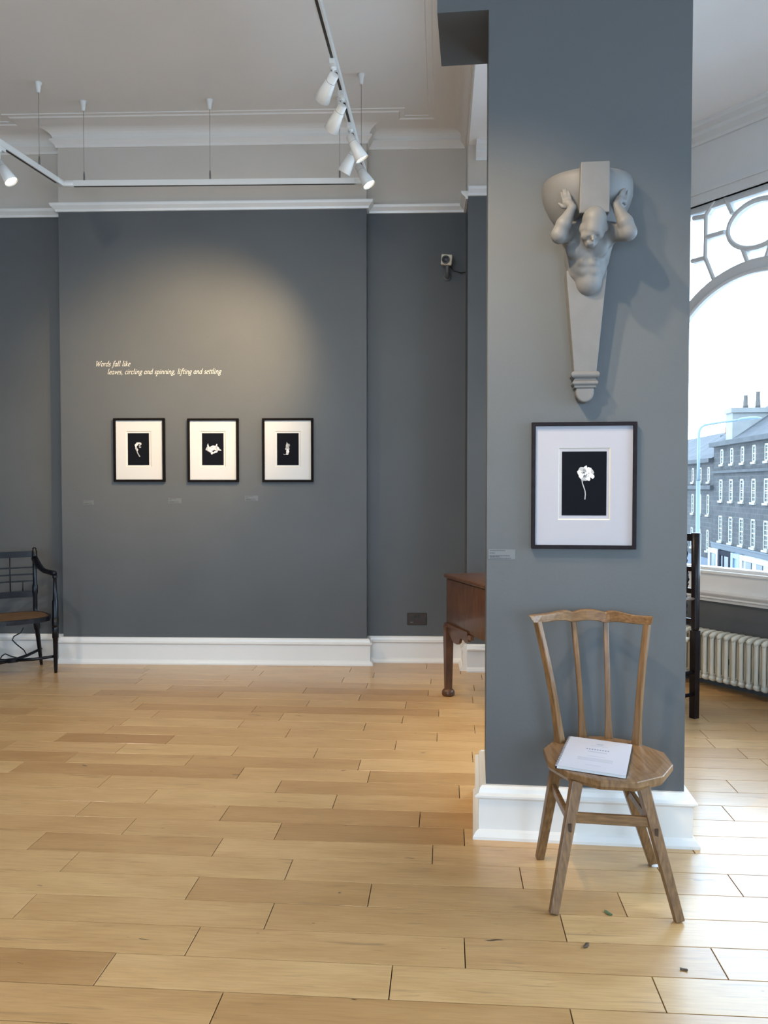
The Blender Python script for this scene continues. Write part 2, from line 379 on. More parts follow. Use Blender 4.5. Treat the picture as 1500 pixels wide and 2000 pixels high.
cove += [(.028 + .10 * (1 - math.cos(t)), cz + .062 + rr_ * math.sin(t)) for t in [i * math.pi / 12 for i in range(1, 7)]]
cove += [(.15, ZC - .014), (.27, ZC - .014), (.28, ZC - .006), (.315, ZC - .006), (.32, ZC), (0, ZC)]
pathC = [bL0, bL1, bL2, bR2, bR1, cA, jamb, pb]
struct(MB().sweep(pathC, cove), 'trim_3', [CEIL])
cb = [(0, ZB - .13), (.02, ZB - .13), (.025, ZB - .11), (.06, ZB - .08), (.065, ZB - .055), (.10, ZB - .03), (.11, ZB - .01), (.11, ZB), (0, ZB)]
struct(MB().sweep([(jamb[0] + .06, jamb[1]), jend, w0, w1, (BX, Y0)], cb), 'trim_4', [TRIMB])
# ------------------------------------------------------------------ floor: planks
YAW = R(-4.36); PWID = .1745; T0 = 2.344
ue = Vector((math.cos(YAW), math.sin(YAW), 0)); ve = Vector((-math.sin(YAW), math.cos(YAW), 0))
TH = .02
poly_floor = [(X0, Y0), (BX, Y0), (BX, BY), (w1[0], w1[1]), (w0[0] + .05, w0[1] + .03), (1.3, 7.1), (.7, 7.1), (X0, 7.25)]
floor = struct(MB().prism(poly_floor, 'z', -.12, -TH + .004), 'floor', [SUB])
J = []
def jadd(ox, oy, k, pts): J.extend((ox + x / k, oy + y / k) for x, y in pts)
jadd(0, 1600, 3, [(753, 44), (212, 130), (1275, 160), (402, 254), (1120, 412), (135, 518), (1120, 728), (605, 890), (1265, 1112)])
jadd(500, 1600, 3, [(135, 57), (1035, 183), (193, 291), (667, 438), (73, 576), (1223, 778), (788, 960)])
jadd(1000, 1600, 3, [(50, 320), (640, 485), (298, 625), (1307, 384), (1213, 840), (860, 1020), (348, 1150)])
jadd(0, 1280, 3, [(845, 115), (1340, 122), (1475, 160), (995, 190), (555, 228), (1285, 238), (768, 275), (95, 355), (885, 365), (665, 413), (380, 463), (1395, 422), (1020, 472), (70, 515), (730, 527), (1400, 533), (435, 585), (1130, 593), (115, 642), (1428, 663), (625, 728), (900, 810), (495, 893), (1325, 910), (1480, 325)])
jadd(500, 1280, 10 / 3, [(50, 102), (770, 118), (570, 152), (1140, 157), (725, 192), (1418, 197), (318, 227), (1122, 240), (675, 275), (1410, 283), (335, 318), (975, 325), (1190, 375), (155, 415), (953, 425), (703, 478), (1425, 490), (193, 530), (1178, 547), (905, 607), (373, 668), (745, 752), (160, 828), (1322, 848), (522, 925), (1068, 1037)])
jadd(1320, 1300, 5, [(525, 412), (265, 497), (713, 578), (240, 637), (880, 718), (628, 838), (537, 1167)])
rows = {}
for px, py in J:
    p = at_z(px, py, 0); rows.setdefault(math.floor((p.dot(ve) - T0) / PWID), []).append(p.dot(ue))
def inside(x, y):
    if y > 7.15 or x < X0 or y < Y0: return False
    c = (Vector((x, y, 0)) - win.p).dot(win.n)
    if c > .06: return False
    return x < BX + .05
rnd = random.Random(3)
extra = MB()
def plank_mesh(L_, wd):
    b = MB(); g = .0017; bv = .0007; hx, hy = L_ / 2 - g, wd / 2 - g
    r0 = [(-hx, -hy), (hx, -hy), (hx, hy), (-hx, hy)]; r1 = [(-hx + bv, -hy + bv), (hx - bv, -hy + bv), (hx - bv, hy - bv), (-hx + bv, hy - bv)]
    vs = [(x, y, -TH) for x, y in r0] + [(x, y, -bv) for x, y in r0] + [(x, y, 0) for x, y in r1]
    fs = [(3, 2, 1, 0), (8, 9, 10, 11)]
    for a in (0, 4):
        for i in range(4): fs.append((a + i, a + (i + 1) % 4, a + 4 + (i + 1) % 4, a + 4 + i))
    return b, vs, fs
nvis = 0
for r in range(-38, 29):
    tc_ = T0 + (r + .5) * PWID
    js = sorted(rows.get(r, []))
    out = []
    for a in js:
        if not out or a - out[-1] > .35: out.append(a)
    js = out
    if not js: js = [rnd.uniform(-1, 1)]
    full = [js[0]]
    for a in js[1:]:
        gap = a - full[-1]; n = max(1, round(gap / .92)); st = full[-1]
        for q in range(1, n + 1): full.append(st + gap * q / n)
    while full[0] > -5.2: full.insert(0, full[0] - rnd.uniform(.78, .98))
    while full[-1] < 4.2: full.append(full[-1] + rnd.uniform(.78, .98))
    for a, b_ in zip(full, full[1:]):
        # clip to the room
        lo, hi = a, b_
        for q in range(24):
            P = ue * lo + ve * tc_
            if inside(P.x, P.y): break
            lo += (b_ - a) / 24
        else: continue
        for q in range(24):
            P = ue * hi + ve * tc_
            if inside(P.x, P.y): break
            hi -= (b_ - a) / 24
        if hi - lo < .04: continue
        C = ue * ((lo + hi) / 2) + ve * tc_
        mb, vs, fs = plank_mesh(hi - lo, PWID)
        dd = C.y
        vis = dd > 1.9 and -.62 * dd - .6 < C.x < .62 * dd + .6
        Mx = Matrix.Translation(C) @ Matrix.Rotation(YAW, 4, 'Z')
        if vis:
            mb.add(vs, fs); mb.build('plank', PLANK, floor, Mx, fix=False); nvis += 1
        else:
            extra.add([Mx @ Vector(v) for v in vs], fs)
eo = extra.build('plank_field', PLANK, floor, None, fix=False); eo['kind'] = 'stuff'
# ------------------------------------------------------------------ windows
def portal(W_, s0, s1, z0, z1):
    l = bpy.data.lights.new('window_portal', 'AREA'); l.shape = 'RECTANGLE'; l.size = s1 - s0; l.size_y = z1 - z0; l.cycles.is_portal = True
    o = bpy.data.objects.new('window_portal', l); COL.objects.link(o)
    c = W_.W((s0 + s1) / 2, -.30, (z0 + z1) / 2)
    n = -W_.n; o.matrix_world = Matrix.Translation(c) @ (-n).to_track_quat('Z', 'Y').to_matrix().to_4x4()
def arc(cx, cz, r, a0, a1, n): return [(cx + r * math.cos(a0 + (a1 - a0) * i / n), cz + r * math.sin(a0 + (a1 - a0) * i / n)) for i in range(n + 1)]
def strip(mb, pts, wd, y0, y1, closed=False):
    """flat bar of width wd following pts in the wall plane, from depth y0 to y1, with a chamfered room side"""
    P = [Vector(p) for p in pts]; n = len(P); vs = []
    for i in range(n):
        d0 = (P[i] - P[i - 1]) if (i > 0 or closed) else P[1] - P[0]
        d1 = (P[(i + 1) % n] - P[i]) if (i < n - 1 or closed) else d0
        d0 = d0.normalized(); d1 = d1.normalized(); t = (d0 + d1).normalized(); k = 1 / max(.5, t.dot(d1)); nn = Vector((-t.y, t.x)) * k
        for o, y in ((wd / 2, y1), (wd / 2, y0 + .012), (wd / 2 - .010, y0), (-wd / 2 + .010, y0), (-wd / 2, y0 + .012), (-wd / 2, y1)):
            q = P[i] + nn * o; vs.append((q.x, y, q.y))
    k = 6; fs = []
    for i in range(n if closed else n - 1):
        j = (i + 1) % n
        for q in range(k): fs.append((i * k + q, j * k + q, j * k + (q + 1) % k, i * k + (q + 1) % k))
    if not closed: fs += [list(range(k)), list(range((n - 1) * k, n * k))[::-1]]
    mb.add(vs, fs)
w_ = bpy.data.objects.new('window_1', None); COL.objects.link(w_); w_.matrix_world = win.M; w_['kind'] = 'structure'
fr = MB()
for a, b_, c_, d_ in ((AX - HW, AX + HW, ZT - .045, ZT), (AX - HW, AX + HW, ZS, ZS + .03), (AX - HW, AX - HW + .05, ZS, ZT), (AX + HW - .05, AX + HW, ZS, ZT)):
    fr.box(a, b_, .03, .12, c_, d_)
fr.build('window_frame', TRIMB, w_)
ZA = 2.26
ab = MB(); strip(ab, [(AX - .84, ZS)] + [(AX - .84, 1.6)] + arc(AX, ZA, .84, math.pi, 0, 40) + [(AX + .84, 1.6), (AX + .84, ZS)], .085, .02, .12); ab.build('arch_rib', TRIMB, w_)
ab = MB(); strip(ab, [(AX - .79, ZS)] + [(AX - .79, 1.6)] + arc(AX, ZA, .79, math.pi, 0, 40) + [(AX + .79, 1.6), (AX + .79, ZS)], .03, .0, .05); ab.build('arch_bead', TRIMB, w_)
oc = win.sz(1473, 434.5)
orx, orz = .235, .168
ab = MB(); strip(ab, [(AX + orx * math.cos(t), oc[1] + orz * math.sin(t)) for t in [2 * math.pi * i / 40 for i in range(40)]], .036, .02, .1, True); ab.build('oval_ring', TRIMB, w_)
tr = [[(1391, 388), (1373, 418), (1371.5, 502), (1388, 544)], [(1348, 425), (1371, 420.5)], [(1345, 509), (1369, 502.5)], [(1374, 461.5), (1409, 451)], [(1409, 381), (1424, 415)], [(1444, 484), (1454, 511)]]
for q in tr:
    pts = [win.sz(*p) for p in q]
    for sg in (1, -1):
        ab = MB(); strip(ab, [(AX + sg * (p[0] - AX), p[1]) for p in pts][::sg], .034, .022, .1); ab.build('glazing_bar', TRIMB, w_)
MB().box(AX - HW + .01, AX + HW - .01, .075, .079, ZS + .01, ZT - .01).build('pane', GLASS, w_)
ap = MB().box(AX - HW - .10, AX + HW + .10, -.02, .02, .705, ZS - .0).box(AX - HW, AX + HW, -.035, .05, ZS - .012, ZS + .008); ap.build('apron_panel', TRIMB, w_)
ca = MB().box(AX - HW - .10, AX + HW + .10, -.02, .03, ZT, ZT + .085).box(AX - HW - .1, AX + HW + .1, -.032, .02, ZT + .07, ZT + .1).box(AX - HW - .10, AX - HW, -.02, .03, ZS, ZT).box(AX + HW, AX + HW + .10, -.02, .03, ZS, ZT)
ca.build('casing', TRIMB, w_)
SILL = [(0, .632), (.02, .632), (.028, .65), (.04, .66), (.04, .672), (.058, .69), (.064, .7), (.064, .712), (0, .712)]
struct(MB().sweep([w0, w1, (BX, Y0)], SILL), 'trim_5', [TRIMB])
portal(win, AX - HW, AX + HW, ZS, ZT)
wn = 2
for W_, hs in ((sidew, side_holes), (frontw, front_holes)):
    for (a, b_, c_, d_) in hs:
        o = bpy.data.objects.new('window_%d' % wn, None); wn += 1; COL.objects.link(o); o.matrix_world = W_.M; o['kind'] = 'structure'
        f_ = MB(); t = .06
        for q in ((a, b_, d_ - t, d_), (a, b_, c_, c_ + t), (a, a + t, c_, d_), (b_ - t, b_, c_, d_), (a, b_, (c_ + d_) / 2 - .025, (c_ + d_) / 2 + .025)): f_.box(q[0], q[1], .05, .12, q[2], q[3])
        f_.build('window_frame', TRIMB, o)
        MB().box(a + .01, b_ - .01, .08, .084, c_ + .01, d_ - .01).build('pane', GLASS, o)
        portal(W_, a, b_, c_, d_)
# ------------------------------------------------------------------ corbel sculpture on the pillar
sc0 = pil.sz(1145, 785)
corb = thing('corbel_figure', 'grey plaster corbel of a bald muscular figure bent under a drum, high on the pillar', 'sculpture', pil.W(sc0[0], 0, sc0[1]), pil.a)
OFF = Vector((sc0[0], 0, sc0[1]))
def S(px, py, out): return pil.loc(px, py, out) - OFF
def sdf_mesh(prims, vox, lo, hi):
    lo = np.array(lo); hi = np.array(hi); n = np.ceil((hi - lo) / vox).astype(int) + 1
    D = np.full(n, 1.0, np.float32)
    ax = [lo[i] + vox * np.arange(n[i]) for i in range(3)]
    for pr in prims:
        kind, k, neg = pr[0], pr[1], pr[2]
        if kind == 'c':
            a, b, ra, rb = np.array(pr[3]), np.array(pr[4]), pr[5], pr[6]; r = max(ra, rb); bl = np.minimum(a, b) - r; bh = np.maximum(a, b) + r
        else:
            c, rad = np.array(pr[3]), np.array(pr[4]); bl = c - max(rad); bh = c + max(rad)
        mg = k + 3 * vox
        i0 = np.clip(np.floor((bl - mg - lo) / vox).astype(int), 0, n); i1 = np.clip(np.ceil((bh + mg - lo) / vox).astype(int) + 1, 0, n)
        if (i1 <= i0).any(): continue
        sl = tuple(slice(i0[i], i1[i]) for i in range(3))
        X = ax[0][sl[0]][:, None, None]; Y = ax[1][sl[1]][None, :, None]; Z = ax[2][sl[2]][None, None, :]
        if kind == 'c':
            ab = b - a; L2 = max(1e-9, ab @ ab)
            h = np.clip(((X - a[0]) * ab[0] + (Y - a[1]) * ab[1] + (Z - a[2]) * ab[2]) / L2, 0, 1)
            d = np.sqrt((X - a[0] - h * ab[0]) ** 2 + (Y - a[1] - h * ab[1]) ** 2 + (Z - a[2] - h * ab[2]) ** 2) - (ra + (rb - ra) * h)
        else:
            rot = pr[5] if len(pr) > 5 else None
            px, py, pz = X - c[0], Y - c[1], Z - c[2]
            if rot is not None:
                m = np.array(rot.to_3x3().inverted())
                px, py, pz = (m[0, 0] * px + m[0, 1] * py + m[0, 2] * pz, m[1, 0] * px + m[1, 1] * py + m[1, 2] * pz, m[2, 0] * px + m[2, 1] * py + m[2, 2] * pz)
            q = np.sqrt((px / rad[0]) ** 2 + (py / rad[1]) ** 2 + (pz / rad[2]) ** 2)
            q2 = np.sqrt((px / rad[0] ** 2) ** 2 + (py / rad[1] ** 2) ** 2 + (pz / rad[2] ** 2) ** 2) + 1e-9
            d = q * (q - 1) / q2
        E_ = D[sl]
        if neg:
            h = np.clip(.5 - .5 * (E_ + d) / k, 0, 1); D[sl] = E_ + (-d - E_) * h + k * h * (1 - h)
        else:
            h = np.clip(.5 + .5 * (E_ - d) / k, 0, 1); D[sl] = E_ + (d - E_) * h - k * h * (1 - h)
    # surface nets
    ins = D < 0
    cnt = np.zeros(np.array(n) - 1, int)
    sm = np.zeros((*cnt.shape, 3)); nc = np.zeros(cnt.shape)
    sh = cnt.shape
    def sub(A, dx, dy, dz): return A[dx:dx + sh[0], dy:dy + sh[1], dz:dz + sh[2]]
    corners = [(x, y, z) for x in (0, 1) for y in (0, 1) for z in (0, 1)]
    for a in corners:
        for axi in range(3):
            if a[axi] == 0:
                b = list(a); b[axi] = 1
                A, B = sub(D, *a), sub(D, *b); cr = (A < 0) != (B < 0)
                t = np.where(cr, A / np.where(np.abs(A - B) < 1e-9, 1, A - B), 0)
                for q in range(3): sm[..., q] += np.where(cr, a[q] + (t if q == axi else 0), 0)
                nc += cr
    act = nc > 0; idx = -np.ones(sh, int); idx[act] = np.arange(act.sum())
    base = np.argwhere(act); V = lo + vox * (base + sm[act] / nc[act][:, None])
    F = []
    for axi in range(3):
        u, v = [(1, 2), (2, 0), (0, 1)][axi]
        s0 = [slice(None)] * 3; s0[axi] = slice(0, -1); s1 = [slice(None)] * 3; s1[axi] = slice(1, None)
        fl = ins[tuple(s0)] != ins[tuple(s1)]
        e = np.argwhere(fl); e = e[(e[:, u] > 0) & (e[:, v] > 0) & (e[:, u] < n[u] - 1) & (e[:, v] < n[v] - 1)]
        du = np.zeros(3, int); du[u] = 1; dv = np.zeros(3, int); dv[v] = 1
        q = np.stack([idx[tuple((e - du - dv).T)], idx[tuple((e - dv).T)], idx[tuple(e.T)], idx[tuple((e - du).T)]], 1)
        flip = ~ins[tuple(e.T)]; q[flip] = q[flip][:, ::-1]; F.append(q)
    return V, np.concatenate(F)
def sdf_build(prims, vox, lo, hi, name, m_, parent, smooth=3):
    V, F = sdf_mesh(prims, vox, lo, hi)
    me = bpy.data.meshes.new(name); me.from_pydata(V.tolist(), [], F.tolist()); me.materials.append(m_)
    bm = bmesh.new(); bm.from_mesh(me)
    for _ in range(smooth): bmesh.ops.smooth_vert(bm, verts=bm.verts[:], factor=.4, use_axis_x=True, use_axis_y=True, use_axis_z=True)
    bm.to_mesh(me); bm.free()
    me.polygons.foreach_set('use_smooth', [True] * len(me.polygons))
    o = bpy.data.objects.new(name, me); COL.objects.link(o); o.parent = parent; return o
def C_(a, ra, b, rb, k=.012, neg=False): return ('c', k, neg, S(*a), S(*b), ra, rb)
def E_(c, rad, k=.015, neg=False, rot=None): return ('e', k, neg, S(*c), rad, rot) if rot else ('e', k, neg, S(*c), rad)
P = [E_((1145, 503, .075), (.082, .070, .095)), E_((1146, 531, .075), (.074, .056, .055), .03), E_((1149, 550, .078), (.055, .052, .062), .012),
     E_((1126, 489, .128), (.042, .026, .036), .012), E_((1167, 487, .128), (.042, .026, .036), .012),
     E_((1138.5, 514, .130), (.019, .015, .015), .011), E_((1158.5, 514, .130), (.019, .015, .015), .011),
     E_((1138, 530, .120), (.020, .015, .016), .011), E_((1159, 530, .120), (.020, .015, .016), .011),
     C_((1110, 474, .085), .026, (1116, 512, .06), .024, .02), C_((1186, 472, .085), .026, (1177, 510, .06), .024, .02),
     C_((1112, 455, .115), .040, (1150, 450, .105), .052, .02), C_((1150, 450, .105), .052, (1194, 454, .115), .040, .02),
     C_((1118, 470, .12), .030, (1150, 476, .12), .034, .02), C_((1150, 476, .12), .034, (1180, 469, .12), .030, .02),
     C_((1155, 452, .165), .040, (1152, 472, .115), .048, .015),
     # navel
     E_((1149, 547, .138), (.004, .008, .005), .004, True),
     # head
     E_((1161, 431, .205), (.0475, .056, .054), .01), C_((1159, 449, .222), .036, (1153.5, 470, .206), .0235, .016),
     C_((1142, 449, .205), .022, (1148, 470, .202), .014, .016), C_((1174, 447, .205), .020, (1160, 470, .202), .014, .016),
     C_((1148, 460.5, .232), .0085, (1169, 457.5, .228), .0085, .022), E_((1150.5, 465, .2445), (.0095, .008, .0065), .006, True), E_((1166, 462, .2425), (.009, .008, .0065), .006, True),
     C_((1158, 461, .240), .0045, (1158.5, 468, .2515), .0066, .007), C_((1156.5, 469, .246), .0038, (1161.5, 468.6, .245), .0038, .004),
     C_((1148.5, 473.2, .2285), .0040, (1158.5, 472.6, .2285), .0040, .007), C_((1147.5, 474.8, .2325), .0016, (1159, 474.2, .2325), .0016, .003, True), C_((1149.5, 476.2, .2265), .004, (1157.5, 475.8, .2265), .004, .006), E_((1153, 479, .212), (.016, .012, .010), .012),
     E_((1141.5, 462, .218), (.014, .012, .012), .014), E_((1171.5, 459, .215), (.012, .012, .012), .014),
     E_((1135.5, 446, .200), (.0075, .013, .018), .003), E_((1184, 443, .195), (.0075, .013, .018), .003),
     # left arm and hand
     C_((1113, 455, .12), .037, (1093, 461, .195), .031, .012), C_((1092, 457, .197), .0305, (1101, 438, .205), .0295, .01),
     C_((1101, 438, .205), .0295, (1117, 407, .192), .016, .008), C_((1118, 405, .190), .0155, (1110, 397, .172), .0155, .006),
     C_((1117, 398, .175), .011, (1104, 397, .168), .011, .006), C_((1113, 393, .170), .010, (1103, 395, .166), .009, .006),
     C_((1101, 395, .163), .0062, (1098, 384, .161), .0058, .0025), C_((1098, 384, .161), .0058, (1095.8, 376.5, .154), .0045, .002),
     C_((1105, 394, .166), .0066, (1101.6, 381, .167), .0060, .0025), C_((1101.6, 381, .167), .0060, (1099.4, 371, .158), .0046, .002),
     C_((1109.5, 392, .169), .0066, (1106.3, 380, .171), .0060, .0025), C_((1106.3, 380, .171), .0060, (1104, 370.5, .163), .0046, .002),
     C_((1115, 392, .172), .0064, (1112.3, 381, .174), .0058, .0025), C_((1112.3, 381, .174), .0058, (1109.8, 374, .167), .0045, .002),
     C_((1109, 404, .172), .010, (1099, 404, .163), .0075, .004), C_((1099, 404, .163), .0072, (1091.5, 397.5, .158), .005, .002),
     # right arm and hand
     C_((1194, 455, .12), .037, (1226, 455, .19), .031, .012), C_((1229, 453, .192), .030, (1221, 434, .195), .0295, .01),
     C_((1221, 434, .195), .0295, (1204, 402, .172), .0165, .008), C_((1203, 400, .170), .0155, (1209, 390, .148), .0145, .006),
     C_((1206, 391, .150), .010, (1219, 393, .130), .011, .006), C_((1208, 386, .146), .009, (1221, 388, .124), .009, .006),
     C_((1209.5, 386, .146), .0062, (1212.5, 377, .142), .0056, .0025), C_((1212.5, 377, .142), .0056, (1215.5, 370.5, .132), .0045, .002),
     C_((1213.5, 385, .139), .0064, (1216.5, 374, .133), .0058, .0025), C_((1216.5, 374, .133), .0058, (1218, 366, .122), .0045, .002),
     C_((1217.5, 386, .132), .0064, (1220, 374, .124), .0058, .0025), C_((1220, 374, .124), .0058, (1221.5, 366, .114), .0045, .002),
     C_((1221.5, 387, .124), .0060, (1224, 378, .114), .0054, .0025), C_((1224, 378, .114), .0054, (1225, 371, .104), .0044, .002),
     C_((1209, 398, .150), .009, (1216, 404, .137), .0068, .004), C_((1216, 404, .137), .0068, (1222, 401, .122), .005, .002)]
lo = S(1060, 600, 0); hi = S(1250, 330, .30)
sdf_build(P, .0026, (lo.x - .04, -.31, lo.z), (hi.x + .05, -.0, S(1150, 355, 0).z + .02), 'figure_body', PLASTER, corb, 2)
# drum
zt = 2.76 - OFF.z; xc = S(1147, 366, 0).x
prof = [(.170, 0), (.180, -.004), (.184, -.03), (.183, -.07), (.172, -.105), (.155, -.14), (.132, -.175), (.10, -.21), (.06, -.24)]
d_ = MB(); n = 36; vs = []
for r_, z in prof:
    for k in range(n + 1):
        a = math.pi + math.pi * k / n; vs.append((xc + r_ * math.cos(a), r_ * math.sin(a) * .99, zt + z))
m_ = n + 1
fs = [(i * m_ + k, i * m_ + k + 1, (i + 1) * m_ + k + 1, (i + 1) * m_ + k) for i in range(len(prof) - 1) for k in range(n)] + [list(range(m_)), list(range((len(prof) - 1) * m_, len(prof) * m_))[::-1]]
d_.add(vs, fs, 0, True)
do = d_.build('drum', PLASTER, corb)
xl, xr = S(1134.5, 340, .215).x, S(1191, 340, .215).x; xl2, xr2 = S(1131, 415, .19).x, S(1190, 415, .19).x
zb = S(1160, 415, .2).z
sl_ = MB(); sl_.add([(xl, 0, zt + .004), (xr, 0, zt + .004), (xr2, 0, zb), (xl2, 0, zb), (xl, -.216, zt + .004), (xr, -.216, zt + .004), (xr2, -.20, zb), (xl2, -.20, zb)], [(0, 1, 2, 3), (7, 6, 5, 4), (0, 4, 5, 1), (1, 5, 6, 2), (2, 6, 7, 3), (3, 7, 4, 0)])
sl_.box(xl2 + .008, xr2 - .008, -.135, 0, zb - .06, zb + .01)
so = sl_.build('keystone_slab', PLASTER, corb); bv = so.modifiers.new('bevel', 'BEVEL'); bv.width = .004; bv.segments = 2
# tapering shaft
tl, tr_ = S(1106, 529, .095), S(1186, 526, .095); bl, br_ = S(1121.3, 727, .072), S(1165.3, 727, .072)
s_ = MB(); s_.add([(tl.x, 0, tl.z), (tr_.x, 0, tl.z), (br_.x, 0, bl.z), (bl.x, 0, bl.z), (tl.x, -.095, tl.z), (tr_.x, -.095, tl.z), (br_.x, -.072, bl.z), (bl.x, -.072, bl.z)], [(0, 1, 2, 3), (7, 6, 5, 4), (0, 4, 5, 1), (1, 5, 6, 2), (2, 6, 7, 3), (3, 7, 4, 0)])
so = s_.build('tapered_shaft', PLASTER, corb); bv = so.modifiers.new('bevel', 'BEVEL'); bv.width = .003; bv.segments = 2
hx = (br_.x - bl.x) / 2; mx = (br_.x + bl.x) / 2
def zz(y, o=.08): return S(1143, y, o).z
def rounded(o0, z0, z1, kk=6): return [(0, z0)] + [(o0 + (z1 - z0) / 2 * math.sin(math.pi * i / kk), (z0 + z1) / 2 - (z1 - z0) / 2 * math.cos(math.pi * i / kk)) for i in range(kk + 1)] + [(0, z1)]
pth = lambda g, d: [(mx - hx - g, 0), (mx - hx - g, -d), (mx + hx + g, -d), (mx + hx + g, 0)]
mo = MB()
mo.box(mx - hx + .002, mx + hx - .002, -.070, 0, zz(756), zz(724))
for y0, y1, e in ((738, 724, -.003), (752, 742, -.0045), (756.5, 752.5, -.006)):
    mo.sweep(pth(e, .072 + e), [(-.03, zz(y0)), *rounded(0.0, zz(y0), zz(y1), 8)[1:-1], (-.03, zz(y1))], right=True)
mo.sweep(pth(-.002, .070), [(-.02, zz(743)), (.006, zz(743)), (.001, zz(741)), (-.001, zz(739.5)), (.002, zz(737)), (-.02, zz(737))], right=True)
mo.build('moulded_band', PLASTER, corb)
ft = MB(); fw = (S(1160.5, 760, .065).x - S(1124.5, 760, .065).x) / 2; zf = zz(766, .065); ztop = zz(756, .065)
zbot = zz(786, .065)
ring = [(mx - fw, ztop), (mx - fw, zf)] + [(mx - fw * math.cos(math.pi * i / 12), zf - (zf - zbot) * math.sin(math.pi * i / 12)) for i in range(1, 12)] + [(mx + fw, zf), (mx + fw, ztop)]
ft.prism(ring, 'y', -.066, 0); fo = ft.build('rounded_foot', PLASTER, corb); bv = fo.modifiers.new('bevel', 'BEVEL'); bv.width = .008; bv.segments = 3
# ------------------------------------------------------------------ framed prints
def picture(W_, quad, win_px, prt_px, label, fw, fm, draw, depth=.03, mount=None):
    mount = mount or MOUNT
    ss = [W_.sz(*p, depth) for p in quad]
    s0 = (ss[0][0] + ss[3][0]) / 2; s1 = (ss[1][0] + ss[2][0]) / 2; z1 = (ss[0][1] + ss[1][1]) / 2; z0 = (ss[2][1] + ss[3][1]) / 2
    cs, cz_ = (s0 + s1) / 2, (z0 + z1) / 2; hw, hh = (s1 - s0) / 2, (z1 - z0) / 2
    o = thing('framed_photograph', label, 'picture', W_.W(cs, 0, z0), W_.a, 'framed black and white flower photographs')
    Z = lambda z: z - z0
    f_ = MB(); d = -depth
    for ring in range(1):
        a = [(-hw, 0), (hw, 0), (hw, 2 * hh), (-hw, 2 * hh)]; b = [(-hw + fw, fw), (hw - fw, fw), (hw - fw, 2 * hh - fw), (-hw + fw, 2 * hh - fw)]
        vs = [(x, -.002, z) for x, z in a] + [(x, d, z) for x, z in a] + [(x, d, z) for x, z in b] + [(x, -.002, z) for x, z in b]
        fs = []
        for k in range(4):
            j = (k + 1) % 4; fs += [(k, j, 4 + j, 4 + k), (4 + k, 4 + j, 8 + j, 8 + k), (8 + k, 8 + j, 12 + j, 12 + k), (12 + k, 12 + j, j, k)]
        f_.add(vs, fs)
    fo = f_.build('frame', fm, o); bv = fo.modifiers.new('bevel', 'BEVEL'); bv.width = .0015
    def rect(q):
        a = W_.sz(q[0], q[1], .012); b = W_.sz(q[2], q[3], .012); return a[0] - cs, b[0] - cs, b[1] - z0, a[1] - z0
    wx0, wx1, wz0, wz1 = rect(win_px); px0, px1, pz0, pz1 = rect(prt_px)
    m_ = MB(); y0 = -.016
    a = [(-hw + fw * .6, fw * .6), (hw - fw * .6, fw * .6), (hw - fw * .6, 2 * hh - fw * .6), (-hw + fw * .6, 2 * hh - fw * .6)]; b = [(wx0, wz0), (wx1, wz0), (wx1, wz1), (wx0, wz1)]
    bb = [(wx0 + .004, wz0 + .004), (wx1 - .004, wz0 + .004), (wx1 - .004, wz1 - .004), (wx0 + .004, wz1 - .004)]
    vs = [(x, y0, z) for x, z in a] + [(x, y0, z) for x, z in b] + [(x, y0 + .004, z) for x, z in bb]
    m_.add(vs, [(k, (k + 1) % 4, 4 + (k + 1) % 4, 4 + k) for k in range(4)], 0)
    m_.v, vv = m_.v, None
    m_.add(vs, [(4 + k, 4 + (k + 1) % 4, 8 + (k + 1) % 4, 8 + k) for k in range(4)], 1)
    m_.build('mount', [mount, BEVEL], o)
    MB().box(wx0 - .004, wx1 + .004, y0 + .004, y0 + .007, wz0 - .004, wz1 + .004).build('print_paper', mount, o)
    pr = MB().box(px0, px1, y0 + .003, y0 + .0045, pz0, pz1).build('print', PRINT, o)
    fl = MB(); draw(fl, (px0 + px1) / 2, (pz0 + pz1) / 2, (px1 - px0), (pz1 - pz0), y0 + .0028)
    fl.build('printed_flower', INK, pr, fix=False)
    return o
def blob(mb, cx, cz_, rx, rz, y, mi, rnd_, n=11, rough=.35, rot=0.0):
    pts = []
    for i in range(n):
        a = 2 * math.pi * i / n; k = 1 + rnd_.uniform(-rough, rough); x, z = rx * k * math.cos(a), rz * k * math.sin(a)
        pts.append((cx + x * math.cos(rot) - z * math.sin(rot), y, cz_ + x * math.sin(rot) + z * math.cos(rot)))
    mb.add([(cx, y, cz_)] + pts, [(0, 1 + i, 1 + (i + 1) % n) for i in range(n)], mi)
def stemline(mb, pts, wd, y, mi):
    for (x0, z0), (x1, z1) in zip(pts, pts[1:]):
        t = Vector((x1 - x0, z1 - z0)).normalized(); nn = Vector((-t.y, t.x)) * wd / 2
        mb.add([(x0 - nn.x, y, z0 - nn.y), (x1 - nn.x, y, z1 - nn.y), (x1 + nn.x, y, z1 + nn.y), (x0 + nn.x, y, z0 + nn.y)], [(0, 1, 2, 3)], mi)
def f_stem(mb, cx, cz_, w__, h, y):                        # curled bud on a tapering stem
    g = random.Random(1); X = lambda a, b: (cx + a * w__, cz_ + b * h)
    for a, b, rx, rz, c, rt in ((-.06, .16, .07, .045, 0, .3), (.05, .18, .09, .03, 0, -.1), (-.12, .10, .045, .07, 0, .1), (.06, .11, .05, .025, 1, .1), (.10, .16, .04, .03, 0, .2), (.07, .06, .05, .02, 1, 0), (-.10, .02, .05, .06, 1, .2), (-.06, -.02, .05, .04, 0, .5)): 
        q = X(a, b); blob(mb, q[0], q[1], rx * w__, rz * h, y - .0001 * c, c, g, 9, .3, rt)
    stemline(mb, [X(-.08, -.03), X(-.05, -.10), X(.0, -.17), X(.07, -.24)], .045 * w__, y, 1)
